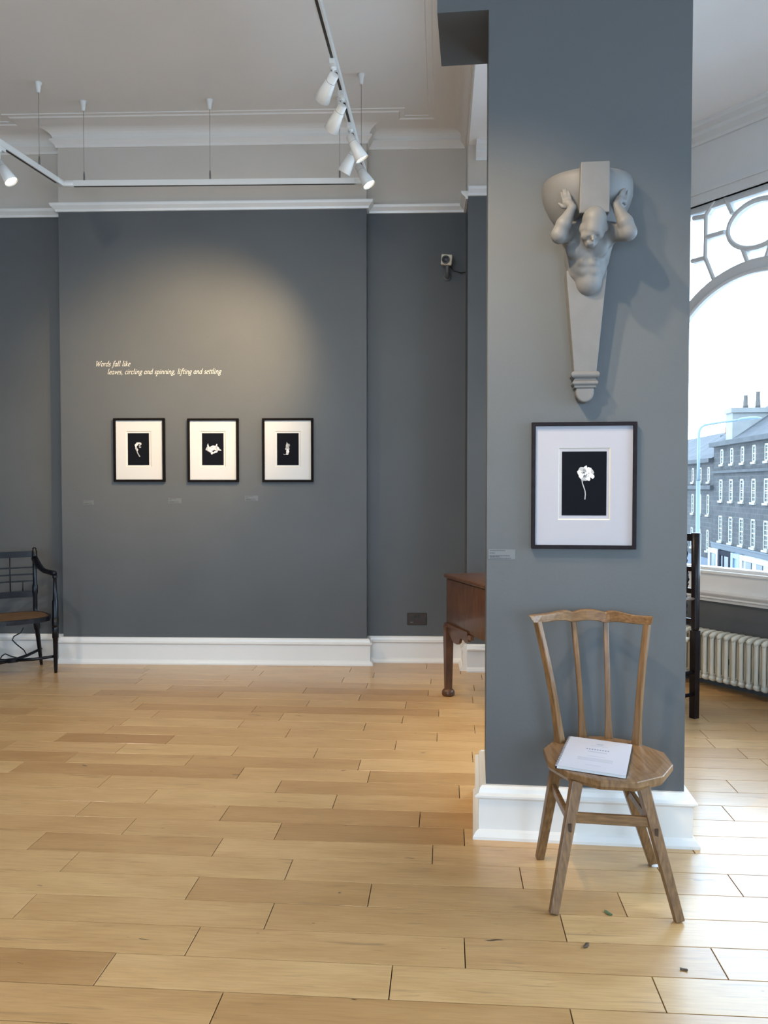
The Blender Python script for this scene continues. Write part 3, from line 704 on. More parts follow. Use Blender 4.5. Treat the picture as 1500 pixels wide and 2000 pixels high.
def f_open(mb, cx, cz_, w__, h, y):                        # open seed head with curled husks
    g = random.Random(5); X = lambda a, b: (cx + a * w__, cz_ + b * h)
    for a, b, rx, rz, c, rt in ((-.20, .0, .12, .07, 1, .5), (.20, .0, .12, .06, 1, -.5), (-.22, .09, .035, .09, 0, .1), (.16, .10, .03, .07, 0, -.4), (.25, .03, .05, .07, 0, .5), (-.10, -.07, .12, .035, 0, -.5), (.12, -.09, .12, .03, 0, .3), (.33, -.03, .06, .02, 0, .0), (-.05, -.14, .06, .02, 0, 0), (0, .03, .16, .085, 0, 0), (.02, .02, .10, .05, 1, .3), (-.04, .05, .05, .02, 0, .3), (.05, -.01, .05, .02, 0, -.3), (.16, -.03, .03, .025, 3, 0), (-.27, -.03, .03, .02, 3, 0)):
        q = X(a, b); blob(mb, q[0], q[1], rx * w__, rz * h, y - .00008 * (5 - c), c, g, 11, .25, rt)
def f_bud(mb, cx, cz_, w__, h, y):                         # closed bud standing upright
    g = random.Random(9); X = lambda a, b: (cx + a * w__, cz_ + b * h)
    for a, b, rx, rz, c, rt in ((-.03, .10, .06, .11, 1, .05), (.0, .12, .10, .05, 2, .1), (-.02, .0, .10, .06, 1, 0), (-.01, -.08, .07, .08, 0, 0), (-.03, -.14, .06, .05, 0, 0), (.04, .03, .03, .06, 3, .1), (.02, .05, .05, .03, 1, .4)):
        q = X(a, b); blob(mb, q[0], q[1], rx * w__, rz * h, y - .0001 * (4 - c), c, g, 11, .2, rt)
    stemline(mb, [X(-.07, -.15), X(-.16, -.18), X(-.20, -.15)], .03 * w__, y, 2)
def f_rose(mb, cx, cz_, w__, h, y):                        # ragged open flower on a long curved stem
    g = random.Random(11); X = lambda a, b: (cx + a * w__, cz_ + b * h)
    fx, fz = .03, .155
    for k in range(9):
        a = 2 * math.pi * k / 9 + .3; q = X(fx + .115 * math.cos(a), fz + .075 * math.sin(a)); blob(mb, q[0], q[1], .075 * w__, .042 * h, y - .0001 - .00002 * k, 0 if k % 3 else 1, g, 10, .38, a)
    for k in range(7):
        a = 2 * math.pi * k / 7; q = X(fx + .055 * math.cos(a), fz + .04 * math.sin(a)); blob(mb, q[0], q[1], .05 * w__, .02 * h, y - .0005 - .00003 * k, (1, 0, 2)[k % 3], g, 9, .35, a + .6)
    for a, b in ((-.01, .17), (.04, .13), (.0, .12)): q = X(a, b); blob(mb, q[0], q[1], .035 * w__, .010 * h, y - .0009, 3, g, 8, .4, 1.0)
    for a, b in ((.03, .15), (.06, .17), (.07, .13)): q = X(a, b); blob(mb, q[0], q[1], .035 * w__, .011 * h, y - .00095, 0, g, 8, .4, 1.2)
    q = X(-.04, .06); blob(mb, q[0], q[1], .03 * w__, .025 * h, y - .0002, 2, g)
    stemline(mb, [X(-.05, .06), X(-.035, .0), X(-.005, -.06), X(.02, -.11), (X(.03, -.17)), X(.025, -.20), X(.02, -.25)], .022 * w__, y, 1)
picture(back, [(219.5, 816.5), (320, 816.5), (322.5, 941), (222.5, 941)], (246, 842, 296, 912), (249.5, 846, 291.5, 908.5), 'leftmost small black framed photograph, a curled bud with a tail, on the far wall', .019, BLACKF, f_stem)
picture(back, [(364.5, 817), (464.5, 817), (466.5, 941.5), (367, 941.5)], (391, 842, 441, 912), (394.5, 846, 437, 908.5), 'middle small black framed photograph, a wide open seed head, on the far wall', .019, BLACKF, f_open)
picture(back, [(511, 816.5), (611, 816.5), (612.5, 941.5), (513, 941.5)], (538, 842, 587.5, 912), (541, 846, 583.5, 908.5), 'rightmost small black framed photograph, an upright closed bud, on the far wall', .019, BLACKF, f_bud)
picture(pil, [(1039.5, 825), (1246, 823), (1242.5, 1073.5), (1037.5, 1071.5)], (1090.5, 875, 1191, 1015.5), (1097.7, 882, 1184, 1007), 'large dark framed photograph of a ragged white flower, on the pillar below the corbel', .0155, FRAMEV, f_rose, mount=MOUNTDIM)
# ------------------------------------------------------------------ caption cards
def caption(W_, x0, y0, x1, y1, label, lines, seed):
    a = W_.sz(x0, y0); b = W_.sz(x1, y1); o = thing('caption_card', label, 'label', W_.W(a[0], 0, b[1]), W_.a, 'wall captions beside the photographs')
    wd, ht = b[0] - a[0], a[1] - b[1]
    MB().box(0, wd, -.0015, -.0003, 0, ht).build('card', CAPT, o)
    g = random.Random(seed); t = MB()
    for fz, frac in lines:
        x = wd * .06; end = wd * (.06 + frac * .88); lh = ht * .055
        while x < end:
            ww = g.uniform(.03, .09) * wd; t.box(x, min(x + ww, end), -.0021, -.0014, ht * fz - lh / 2, ht * fz + lh / 2); x += ww + .012 * wd
    o_ = t.build('small_print', CAPTXT, o); o_['kind'] = 'stuff'
LN = [(.88, .65), (.64, .22), (.36, .85), (.24, .4), (.11, .9)]
caption(back, 163, 977, 183, 986, 'faint caption card below and left of the leftmost small photograph', LN, 1)
caption(back, 329, 973, 354, 983, 'caption card on the far wall between the leftmost and middle photographs', LN, 2)
caption(back, 478.5, 968, 504, 978, 'caption card on the far wall between the middle and rightmost photographs', LN, 3)
caption(pil, 954, 1073, 1006, 1092.5, 'grey caption card on the pillar left of the large photograph', LN, 4)
# ------------------------------------------------------------------ vinyl lettering: broad-nib italic strokes
def el(cx, cy, rx, ry, a0=0, a1=360, n=14): return [(cx + rx * math.cos(R(a0 + (a1 - a0) * i / n)), cy + ry * math.sin(R(a0 + (a1 - a0) * i / n))) for i in range(n + 1)]
G = {'a': (.85, [el(.38, .48, .32, .48, 40, 400), [(.70, .95), (.66, .2), (.76, .03), (.9, .12)]]),
     'c': (.72, [el(.42, .48, .34, .48, 50, 310)]), 'd': (.88, [el(.38, .48, .32, .48, 40, 400), [(.74, 1.62), (.68, .2), (.78, .03), (.9, .12)]]),
     'e': (.72, [[(.10, .5), (.62, .62)] + el(.38, .55, .26, .4, 10, 170) + el(.42, .48, .34, .48, 170, 310)]),
     'f': (.6, [el(.55, 1.35, .22, .25, 30, 170) + [(.3, 1.1), (.2, -.1)] + el(.0, -.3, .2, .22, 0, -120, 6), [(.08, .95), (.55, .95)]]),
     'g': (.80, [el(.38, .62, .28, .34, 0, 360), el(.32, -.22, .32, .27, 90, 450), [(.3, .28), (.3, .05)], [(.62, .9), (.8, .95)]]),
     'i': (.42, [[(.05, .85), (.2, .95), (.14, .2), (.24, .03), (.38, .12)], [(.2, 1.36), (.25, 1.30)]]),
     'k': (.78, [[(.18, 1.6), (.12, 0)], [(.66, .92), (.2, .45)], [(.25, .5), (.6, .05), (.75, .1)]]),
     'l': (.42, [[(.1, 1.55), (.2, 1.62), (.13, .2), (.24, .03), (.38, .12)]]),
     'n': (.9, [[(.05, .85), (.18, .95), (.12, 0)], el(.45, .55, .27, .4, 170, 10) + [(.70, .2), (.8, .03), (.94, .12)]]),
     'o': (.82, [el(.40, .48, .34, .48)]), 'p': (.84, [[(.05, .85), (.2, .97), (.1, -.6)], el(.45, .48, .3, .47, 160, -160), [(-.05, -.6), (.28, -.6)]]),
     'r': (.62, [[(.05, .85), (.18, .95), (.12, 0)], el(.45, .55, .28, .38, 165, 50)]),
     's': (.62, [el(.32, .72, .2, .24, 40, 250) + el(.30, .24, .22, .24, 80, -150)]),
     't': (.52, [[(.26, 1.3), (.18, .2), (.28, .03), (.44, .12)], [(.05, .95), (.48, .95)]]),
     'v': (.78, [[(.08, .9), (.2, .92), (.3, .03)], [(.3, .03), (.62, .5), (.66, .95)]]),
     'W': (1.65, [[(.12, 1.5), (.35, 0)], [(.35, 0), (.85, 1.4)], [(.85, 1.4), (1.0, 0)], [(1.0, 0), (1.6, 1.5)], [(0, 1.5), (.26, 1.5)], [(1.45, 1.5), (1.75, 1.5)]]),
     ',': (.4, [[(.18, .08), (.2, -.02), (.08, -.25)]]), '.': (.35, [[(.14, .1), (.2, .04)]])}
def letters(line, text, x0, z0, width):
    wid = sum(.5 if c == ' ' else G[c][0] for c in text) + .10 * len(text); k = width / wid; x = 0
    nib = Vector((math.cos(R(40)), math.sin(R(40)))) * .095
    for wd_ in text.split(' '):
        mb = MB()
        for c in wd_:
            for st in G[c][1]:
                pts = [Vector((x + p[0] + p[1] * .24, p[1] * 1.08)) for p in st]
                for p, q in zip(pts, pts[1:]):
                    t = (q - p).normalized(); nn = Vector((-t.y, t.x)); wv = max(.05, abs(nib.dot(nn)) * 1.15)
                    p2, q2 = p - t * .03, q + t * .03
                    mb.add([(x0 + v.x * k, -.001, z0 + v.y * k) for v in (p2 - nn * wv, q2 - nn * wv, q2 + nn * wv, p2 + nn * wv)], [(0, 1, 2, 3)])
            x += G[c][0] + .10
        x += .60
        o_ = mb.build('word', VINYL, line, fix=False)
ta = back.sz(187, 715.5); tb = back.sz(254.5, 715.5); tc0 = back.sz(210, 731); td = back.sz(432, 731)
vl = thing('vinyl_quotation', 'cream italic two line quotation lettered on the far wall above the small photographs', 'lettering', back.W(ta[0], 0, tc0[1]), back.a)
letters(vl, 'Words fall like', 0, ta[1] - tc0[1], tb[0] - ta[0])
letters(vl, 'leaves, circling and spinning, lifting and settling', tc0[0] - ta[0], 0, td[0] - tc0[0])
# ------------------------------------------------------------------ lighting track
ZTK = 3.84
def rightT(Y): return Vector((-.132 + .0793 * (Y - 6.4), Y, ZTK))
cr = rightT(6.36); cl = at_y(122, 371, 6.42); cl.z = ZTK
ldir = (at_z(0, 280, ZTK) - cl); ldir.z = 0; ldir.normalize()
def leftT(Y): return cl + ldir * ((cl.y - Y) / -ldir.y)
tk = thing('lighting_track', 'white suspended three sided lighting track with thin wires, hung below the ceiling', 'light track', (cl.x, cl.y, ZTK))
TO = Vector((cl.x, cl.y, ZTK))
def rail(p, q, nm='rail'):
    p, q = p - TO, q - TO; b = MB(); t = (q - p).normalized(); side = Vector((t.y, -t.x, 0))
    b.beam(p, q, .036, .042, side=side)
    o = b.build(nm, WHITEM, tk)
    c = MB(); off = Vector((0, 0, -.0212)); c.beam(p + t * .06 + off, q - t * .06 + off, .015, .002, side=side)

    c.build('slot', DARKSLOT, o)
rail(cl + Vector((.03, 0, 0)), cr - Vector((.02, 0, 0))); rail(cr, rightT(.9)); rail(cl, leftT(2.2))
for p, t in ((cl, ldir), (cr, Vector((-.079, -1, 0)).normalized())):
    q = p - TO; d2 = (cr - cl).normalized() * (1 if p is cl else -1)
    cb_ = MB().tube([q + t * .09, q + t * .02, q + (t + d2) * .005, q + d2 * .02, q + d2 * .09], .024, 8)
    cb_.build('corner_joint', WHITEM, tk)
def wire(top_px, P_):
    P_ = P_ - TO; zt_ = ZC - TO.z
    MB().tube([(P_.x, P_.y, .03), (P_.x, P_.y, zt_ - .03)], .0016, 6).build('wire', STEEL, tk)
    MB().lathe([(.011, -.075), (.013, -.07), (.021, -.02), (.026, -.008), (.026, 0)], 16, M=Matrix.Translation((P_.x, P_.y, zt_))).build('ceiling_cup', WHITEM, tk)
    MB().lathe([(.004, .0), (.007, .012), (.007, .05), (.004, .075)], 10, M=Matrix.Translation((P_.x, P_.y, .018))).build('gripper', STEEL, tk)
far = lambda px: cl.lerp(cr, max(0, min(1, (at_y(px, 366, 6.4).x - cl.x) / (cr.x - cl.x))))
for px in (163, 411, 664): wire(None, far(px))
wire(None, rightT(6.0)); wire(None, rightT(3.9)); wire(None, leftT(6.12)); wire(None, leftT(4.0))
def spot(Ppt, aim, label, power=0, lit=False, angle=50, blend=.9, drop=.045, col=(1, .80, .56)):
    o = thing('track_spotlight', label, 'spotlight', Ppt + Vector((0, 0, -.0225)), 0, 'white track spotlights')
    td = (Vector((.0793, 1, 0)) if Ppt.x > -2 else -ldir).normalized(); side = Vector((td.y, -td.x, 0))
    a = MB(); a.beam(-td * .05 + Vector((0, 0, -.012)), td * .05 + Vector((0, 0, -.012)), .03, .026, side=side); a.tube([(0, 0, -.02), (0, 0, -.038)], .016, 10); a.build('adapter', WHITEM, o)
    j = Vector((0, 0, -.03 - drop)); MB().tube([(0, 0, -.03), j, j + Vector(aim).normalized() * .012], [.007, .007, .006], 8).build('stem', WHITEM, o)
    d = Vector(aim).normalized(); M = Matrix.Translation(j - d * .012) @ d.to_track_quat('Z', 'Y').to_matrix().to_4x4()
    h = MB(); h.lathe([(.018, -.004), (.026, 0), (.0265, .042), (.0285, .044), (.046, .165), (.0445, .166), (.040, .140)], 24, M=M); ho = h.build('lamp_head', WHITEM, o)
    MB().lathe([(.0272, .0415), (.0278, .0435), (.0272, .0455)], 24, M=M).build('groove_ring', GREYP, ho)
    MB().lathe([(.040, .150), (.040, .154)], 20, M=M).build('lens', LENS if lit else GREYP, ho)
    if power:
        l = bpy.data.lights.new('spot_bulb', 'SPOT'); l.energy = power * SPOT_W; l.color = col; l.spot_size = R(angle); l.spot_blend = blend; l.shadow_soft_size = .035
        b = bpy.data.objects.new('spot_bulb', l); COL.objects.link(b); b.parent = ho; b.matrix_local = M @ Matrix.Translation((0, 0, .17)) @ Matrix.Rotation(math.pi, 4, 'X')
    return o
def aimat(p, q): return (Vector(q) - (p + Vector((0, 0, -.08))))
tg = back.W(*(lambda q: (q[0], 0, q[1]))(back.sz(395, 660)))
p = rightT(4.56); spot(p, aimat(p, tg + Vector((-.16, 0, -.30))), 'spotlight nearest the viewer on the right hand track, turned to the far wall', 330, True, 50, 1.0, col=(1, .70, .38))
p = rightT(4.92); spot(p, aimat(p, tg + Vector((-.05, 0, -.60))), 'second spotlight from the viewer on the right hand track, pointing down left', 120, True, 58, 1.0, col=(1, .74, .44))
p = rightT(5.34); spot(p, (.42, .10, -.75), 'third spotlight on the right hand track, lit mouth turned right', 40, True, 70)
p = rightT(5.55); spot(p, (-.42, .25, -.75), 'unlit spotlight tucked between two lit ones on the right hand track', 0, False)
p = rightT(5.83); spot(p, (.42, -.12, -.75), 'glaring spotlight at the far corner of the track, lit mouth turned right', 40, True, 70)
p = leftT(5.66); spot(p, (.50, -.05, -.78), 'spotlight hanging from the left hand track, nearest its far corner', 40, True, 70, drop=.085)
p = leftT(5.36); spot(p, (.6, .1, -.75), 'spotlight at the left edge of the photo on the left hand track', 40, True, 70, drop=.06)
p = rightT(2.35); spot(p, aimat(p, pil.W(PW * .36, .05, 1.95)), 'spotlight on the near right hand track, aimed at the pillar top', 120, True, 58, 1.0)
p = rightT(1.75); spot(p, aimat(p, pil.W(PW * .36, .05, 1.75)), 'spotlight on the near right hand track, aimed at the pillar middle', 140, True, 52, 1.0)
p = leftT(3.6); spot(p, (1.4, 3.2, -3.2), 'added fill spotlight on the near left track, turned to the foot of the far wall', 80, True, 110, col=(1, .88, .74))  # unseen fill lamp, added to wash the base of the far wall
p = rightT(3.0); spot(p, (-.3, 3.6, -3.4), 'added fill spotlight on the near right track, turned to the foot of the far wall', 80, True, 110, col=(1, .88, .74))  # second added wall washer, out of view
p = leftT(2.5); spot(p, (.5, -.4, -1.6), 'added endmost fill spotlight on the near left hand track, tilted away from the far wall', 80, True, 110, col=(1, .88, .74))  # unseen fill lamp, added to brighten the floor
p = rightT(1.1); spot(p, (-.5, -.3, -1.6), 'added endmost fill spotlight on the near right hand track, tilted away from the far wall', 80, True, 110, col=(1, .88, .74))  # another added floor fill, beyond the view
# ------------------------------------------------------------------ socket and camera
a = back.sz(795.5, 1197, -ds); b_ = back.sz(833.5, 1220.5, -ds); cx = (a[0] + b_[0]) / 2
so = thing('wall_socket', 'dark bronze double power socket low on the far wall alcove', 'socket', back.W(cx, -ds, b_[1]), back.a)
hw, hh = (b_[0] - a[0]) / 2, a[1] - b_[1]
MB().bevbox(-hw, hw, -.008, 0, 0, hh, .003).build('plate', BRONZE, so)
for sg in (-1, 1):
    c = sg * hw * .52
    MB().box(c - .005, c + .005, -.0092, -.007, hh * .52, hh * .68).box(c - .017, c - .008, -.0092, -.007, hh * .30, hh * .42).box(c + .008, c + .017, -.0092, -.007, hh * .30, hh * .42).build('pin_holes', BLACKP, so)
    MB().bevbox(sg * hw * .18 - .008, sg * hw * .18 + .008, -.014, -.007, hh * .60, hh * .86, .002).build('switch', BLACKP, so)
MB().box(-hw * .70, -hw * .40, -.0095, -.007, hh * .20, hh * .25).build('steel_strip', STEEL, so)  # small steel-coloured strip low on the left half of the plate
cc = back.W(back.sz(872, 507, -ds + .17)[0], -ds + .17, back.sz(872, 507, -ds + .17)[1])
cv = thing('security_camera', 'small cream boxed security camera with black lens in the far wall alcove', 'camera', cc, 0)
d = Vector((-.12, -1, -.2)).normalized(); M = d.to_track_quat('Z', 'Y').to_matrix().to_4x4() @ Matrix.Rotation(R(-6), 4, 'Z')
MB().bevbox(-.045, .045, -.042, .042, -.14, 0, .008, M=M, seg=2).build('housing', CREAMP, cv)
MB().lathe([(.033, -.005), (.033, .012), (.030, .016), (.022, .010)], 24, M=M @ Matrix.Translation((-.006, .0, 0))).build('lens', BLACKP, cv)
MB().tube([(.01, .03, -.03), (.012, .05, -.075), (.015, .1, -.11), (.02, .16, -.10)], [.014, .013, .016, .02], 10).lathe([(.035, 0), (.035, .012), (.02, .02)], 16, M=Matrix.Translation((.02, .168, -.10)) @ Matrix.Rotation(R(90), 4, 'X')).build('bracket', GREYP, cv)
MB().tube([(.02, .12, -.0), (.07, .12, -.06), (.13, .13, -.075), (.19, .14, -.06), (.215, .145, -.0)], .005, 6).build('cable', BLACKP, cv)
# ------------------------------------------------------------------ oak chair and booklet
SZ = .462
FL, FR, RL, RR = (at_z(*q, 0) for q in [(1081, 1786), (1327, 1801), (1054, 1677), (1276, 1690)])
seat_px = [(1061, 1462), (1081, 1446), (1135, 1437), (1182, 1438), (1232, 1446), (1298, 1470), (1314.7, 1493), (1296, 1515.5), (1245, 1528), (1173, 1524.5), (1108, 1508), (1070, 1486)]
seat = [at_z(x, y, SZ) for x, y in seat_px]
cen = sum(seat, Vector()) / len(seat)
ch = thing('oak_chair', 'brown oak chair with twelve sided seat and wavy top rail, standing before the pillar', 'chair', (cen.x, cen.y, 0))
CO = Vector((cen.x, cen.y, 0))
sv = [v - CO for v in seat]; TS = .036
b = MB(); n = len(sv); vs = []; c0 = Vector((0, 0, SZ))
def ringpt(k, z, sc): return [Vector((v.x * sc, v.y * sc, z)) for v in sv]
rings = [ringpt(0, SZ - TS, .965), ringpt(0, SZ - TS * .6, 1.0), ringpt(0, SZ - .003, 1.0), ringpt(0, SZ, .990)]
# dished top: inner rings of a superellipse sunk a few millimetres
for sc_, dz in ((.86, 0), (.74, -.004), (.55, -.009), (.3, -.011)):
    rings.append([Vector((v.x * sc_, v.y * sc_, SZ + dz)) for v in sv])
for r_ in rings: vs += r_
fs = [tuple(range(n))[::-1]] + [(i * n + k, i * n + (k + 1) % n, (i + 1) * n + (k + 1) % n, (i + 1) * n + k) for i in range(len(rings) - 1) for k in range(n)] + [tuple(range((len(rings) - 1) * n, len(rings) * n))]
b.add(vs, fs); b.build('seat', OAKS, ch)
tops = [at_z(1126, 1530, SZ - TS), at_z(1255, 1538, SZ - TS), at_z(1104, 1512, SZ - TS), at_z(1236, 1528, SZ - TS)]
tops = [Vector((t.x, t.y, SZ - TS + .008)) for t in tops]
tops[2].y = 3.14; tops[3].y = 3.10; tops[2].x = at_z(1104, 1512, SZ - TS).x - .006
legs = []
for f_, t_ in zip((FL, FR, RL, RR), tops):
    p0 = f_ - CO; p1 = t_ - CO; legs.append((p0, p1))
    g = MB(); g.beam(p0 + Vector((0, 0, .002)), p1, .032, .028, .042, .034, side=(1, .1, 0)); lo_ = g.build('leg', OAK, ch); bv = lo_.modifiers.new('bevel', 'BEVEL'); bv.width = .004; bv.segments = 2
def on_leg(i, f_): return legs[i][0].lerp(legs[i][1], f_)
for i, j, fi, fj, hgt, th in ((0, 1, .725, .725, .036, .02), (0, 2, .70, .76, .032, .018), (1, 3, .70, .76, .032, .018), (2, 3, .885, .885, .036, .02)):
    g = MB(); p0, p1 = on_leg(i, fi), on_leg(j, fj); g.beam(p0, p1, hgt, th, side=(0, 0, 1)); so_ = g.build('stretcher', OAKX, ch); bv = so_.modifiers.new('bevel', 'BEVEL'); bv.width = .003
    
TENON = wood('dark_end_grain', (.03, .016, .009), (.07, .035, .016), .5, 9)
for i in (0, 1):
    q = on_leg(i, .655); g = MB(); g.box(q.x - .006, q.x + .006, q.y - .0195, q.y - .008, q.z - .015, q.z + .015); g.build('tenon_end', TENON, ch)
p0 = legs[3][0]; MB().lathe([(.017, 0), (.019, .003), (.018, .009), (.012, .012)], 16, M=Matrix.Translation((p0.x + .002, p0.y - .004, 0))).build('felt_pad', FELT, ch)
# back: posts and slats from the seat edge up to the curved rail
def backpt(px, py, y): return at_y(px, py, y) - CO
def post(name, pb_, pt_, yb, yt, wb, wt, db, dt, side, m_):
    B = at_z(pb_[0], pb_[1], SZ) - CO; B.z = SZ - .01; T = backpt(pt_[0], pt_[1], yt)
    g = MB(); vs = []; a = Vector(side).normalized(); bd = Vector((-a.y, a.x, 0)); NS = 10
    for i in range(NS + 1):
        f_ = i / NS; c = B.lerp(T, f_); fl = max(0, 1 - f_ / .35) ** 2
        c = c + bd * (-.012 * math.sin(math.pi * f_))
        ww = wt + (wb - wt) * fl; dd = dt + (db - dt) * fl
        for sx, sy in ((-1, -1), (1, -1), (1, 1), (-1, 1)): vs.append(c + a * sx * ww / 2 + bd * sy * dd / 2)
    fs = [(3, 2, 1, 0), tuple(range(NS * 4, NS * 4 + 4))] + [(i * 4 + k, i * 4 + (k + 1) % 4, i * 4 + 4 + (k + 1) % 4, i * 4 + 4 + k) for i in range(NS) for k in range(4)]
    g.add(vs, fs); o = g.build(name, m_, ch); bv = o.modifiers.new('bevel', 'BEVEL'); bv.width = .003
    return T
YT = 3.37
sidev = (.97, -.12, 0)
yT = {0: 3.29, 1: 3.385, 2: 3.385, 3: 3.26}
T0_ = post('back_post', (1094, 1449), (1049, 1212), 0, yT[0], .036, .024, .034, .030, (.80, .60, 0), OAK)
T1_ = post('back_slat', (1138, 1440), (1120, 1212), 0, yT[1], .036, .021, .022, .016, (.97, .10, 0), OAK)
T2_ = post('back_slat', (1189, 1442), (1183, 1212), 0, yT[2], .034, .021, .022, .016, (.97, -.20, 0), OAK)
T3_ = post('back_post', (1243, 1453), (1264, 1217), 0, yT[3], .036, .024, .034, .030, (.80, -.60, 0), OAK)
# wavy rail, bent in plan through the four tops
topl = [(1033, 1203), (1045, 1201.5), (1060, 1200), (1075, 1198), (1092, 1194.5), (1104, 1192.5), (1112, 1193.5), (1119, 1196.5), (1126, 1194), (1135, 1191.5), (1146, 1190.5), (1160, 1191), (1172, 1193.5), (1184, 1197), (1190, 1194.5), (1200, 1193.5), (1212, 1195.5), (1228, 1200), (1245, 1203), (1262, 1204), (1277, 1205)]
botl = [(1043, 1217), (1050, 1217), (1060, 1216.5), (1075, 1214.5), (1090, 1212.5), (1100, 1212), (1108, 1213), (1116, 1215), (1125, 1214.5), (1134, 1213), (1146, 1211.5), (1160, 1212), (1172, 1214), (1182, 1216.5), (1191, 1215.5), (1200, 1214.5), (1212, 1215.5), (1228, 1217.5), (1245, 1219.5), (1260, 1220.5), (1273, 1220.5)]
def railY(px):
    xs = [1030, 1049, 1120, 1152, 1184, 1264, 1280]; ys = [3.262, yT[0], 3.365, 3.375, 3.36, yT[3], 3.235]
    return float(np.interp(px, xs, ys))
g = MB(); vs = []; NR = len(topl)
for (tx, ty), (bx, by) in zip(topl, botl):
    y = railY(tx); t = at_y(tx, ty, y - .013) - CO; bo = at_y(bx, by, y - .013) - CO
    vs += [bo, t, t + Vector((0, .028, 0)), bo + Vector((0, .028, 0))]
fs = [(0, 1, 2, 3), tuple(range(4 * NR - 4, 4 * NR))[::-1]] + [(i * 4 + k, i * 4 + (k + 1) % 4, i * 4 + 4 + (k + 1) % 4, i * 4 + 4 + k) for i in range(NR - 1) for k in range(4)]
g.add(vs, fs); o = g.build('top_rail', OAKX, ch); bv = o.modifiers.new('bevel', 'BEVEL'); bv.width = .003
# booklet
ZBK = SZ + .0005
q = [at_z(*p_, ZBK + .012) for p_ in [(1111, 1437.5), (1234.6, 1453.7), (1223, 1515.4), (1084, 1494)]]
bc = sum(q, Vector()) / 4; ex = ((q[1] - q[0]) + (q[2] - q[3])) / 2; ey = ((q[0] - q[3]) + (q[1] - q[2])) / 2; Lx = ex.length
ang = math.atan2(ex.y, ex.x); exn = ex.normalized(); eyp = Vector((-exn.y, exn.x, 0)); skew = ey.dot(exn); Ly = ey.dot(eyp)
bk = thing('spiral_booklet', 'white spiral bound booklet with printed cover lying on the oak chair seat', 'booklet', (bc.x, bc.y, ZBK), ang)
def par(x, y): return (x + skew * y / Ly, y)
def slab(mb, x0, x1, y0, y1, z0, z1, mi=0): mb.prism([par(x0, y0), par(x1, y0), par(x1, y1), par(x0, y1)], 'z', z0, z1, mi)
hx_, hy_ = Lx / 2, Ly / 2
m1 = MB(); slab(m1, -hx_ + .006, hx_ - .002, -hy_ + .002, hy_ - .002, .001, .0105); m1.build('pages', PAGE, bk)
m1 = MB(); slab(m1, -hx_, hx_, -hy_, hy_, .0105, .012); m1.build('front_cover', PAPER, bk)
m1 = MB(); slab(m1, -hx_, hx_, -hy_, hy_, 0, .001); m1.build('back_cover', BLACKP, bk)
m1 = MB()
for i in range(30):
    y = -hy_ + (i + .5) * 2 * hy_ / 30; x, y2 = par(-hx_ + .004, y)
    m1.tube([(x + .006 * math.cos(t), y2, .0068 + .0068 * math.sin(t)) for t in [2 * math.pi * k / 8 for k in range(9)]], .0011, 5, caps=False)
m1.build('spiral_binding', BLACKP, bk)
zt_ = .0121
def lineof(cx, cy, wd, h, seg, mi, gap=.25):
    step = wd / seg; m1 = MB()
    for i in range(seg): slab(m1, cx - wd / 2 + i * step, cx - wd / 2 + (i + 1 - gap) * step, cy - h / 2, cy + h / 2, zt_, zt_ + .0002, mi)
    o_ = m1.build('printed_line', [INKT, INKD], bk); o_['kind'] = 'stuff'
m1 = MB(); slab(m1, -.004, .016, hy_ * .62, hy_ * .72, zt_, zt_ + .0002, 0); slab(m1, -.009, .021, hy_ * .645, hy_ * .69, zt_, zt_ + .0003, 0); m1.build('printed_emblem', [INKT, INKD], bk)
lineof(.006, hy_ * .54, Lx * .26, .005, 16, 0); lineof(.006, hy_ * .30, Lx * .36, .013, 9, 1, .42); lineof(.006, hy_ * .14, Lx * .29, .012, 14, 0, .2); lineof(.006, -hy_ * .14, Lx * .26, .005, 14, 0)
for k in range(3): lineof(.006, -hy_ * (.28 + .07 * k), Lx * .52, .006, 26, 0, .2)
lineof(.006, -hy_ * .70, Lx * .22, .005, 10, 0)
# ------------------------------------------------------------------ ebonised armchair at the left
ac0 = Vector((-2.93, 6.45, 0)); rz = R(38)
ac = thing('ebonised_armchair', 'black lacquered armchair with a brown woven seat in the left alcove', 'chair', ac0, rz)
Mi = (Matrix.Translation(ac0) @ Matrix.Rotation(rz, 4, 'Z')).inverted()
def AL(px, py, y): return Mi @ at_y(px, py, y)
def turned(mb, p, q, prof, n=12):
    p, q = Vector(p), Vector(q); mb.tube([p.lerp(q, t) for t, _ in prof], [r_ for _, r_ in prof], n)
bt = AL(67, 1069, 6.80); bb = AL(69, 1191, 6.79); bf = AL(81, 1297, 6.86)
at_ = AL(107, 1123, 6.52); ab_ = AL(111, 1200, 6.50); af = Mi @ at_z(109, 1314, 0)
bf.z = 0; af.z = 0
mir = lambda v, c: Vector((2 * c - v.x, v.y, v.z))
cxx = bt.x - .235; zs = .455
def mx_(v): return Vector((2 * cxx - v.x, v.y, v.z))
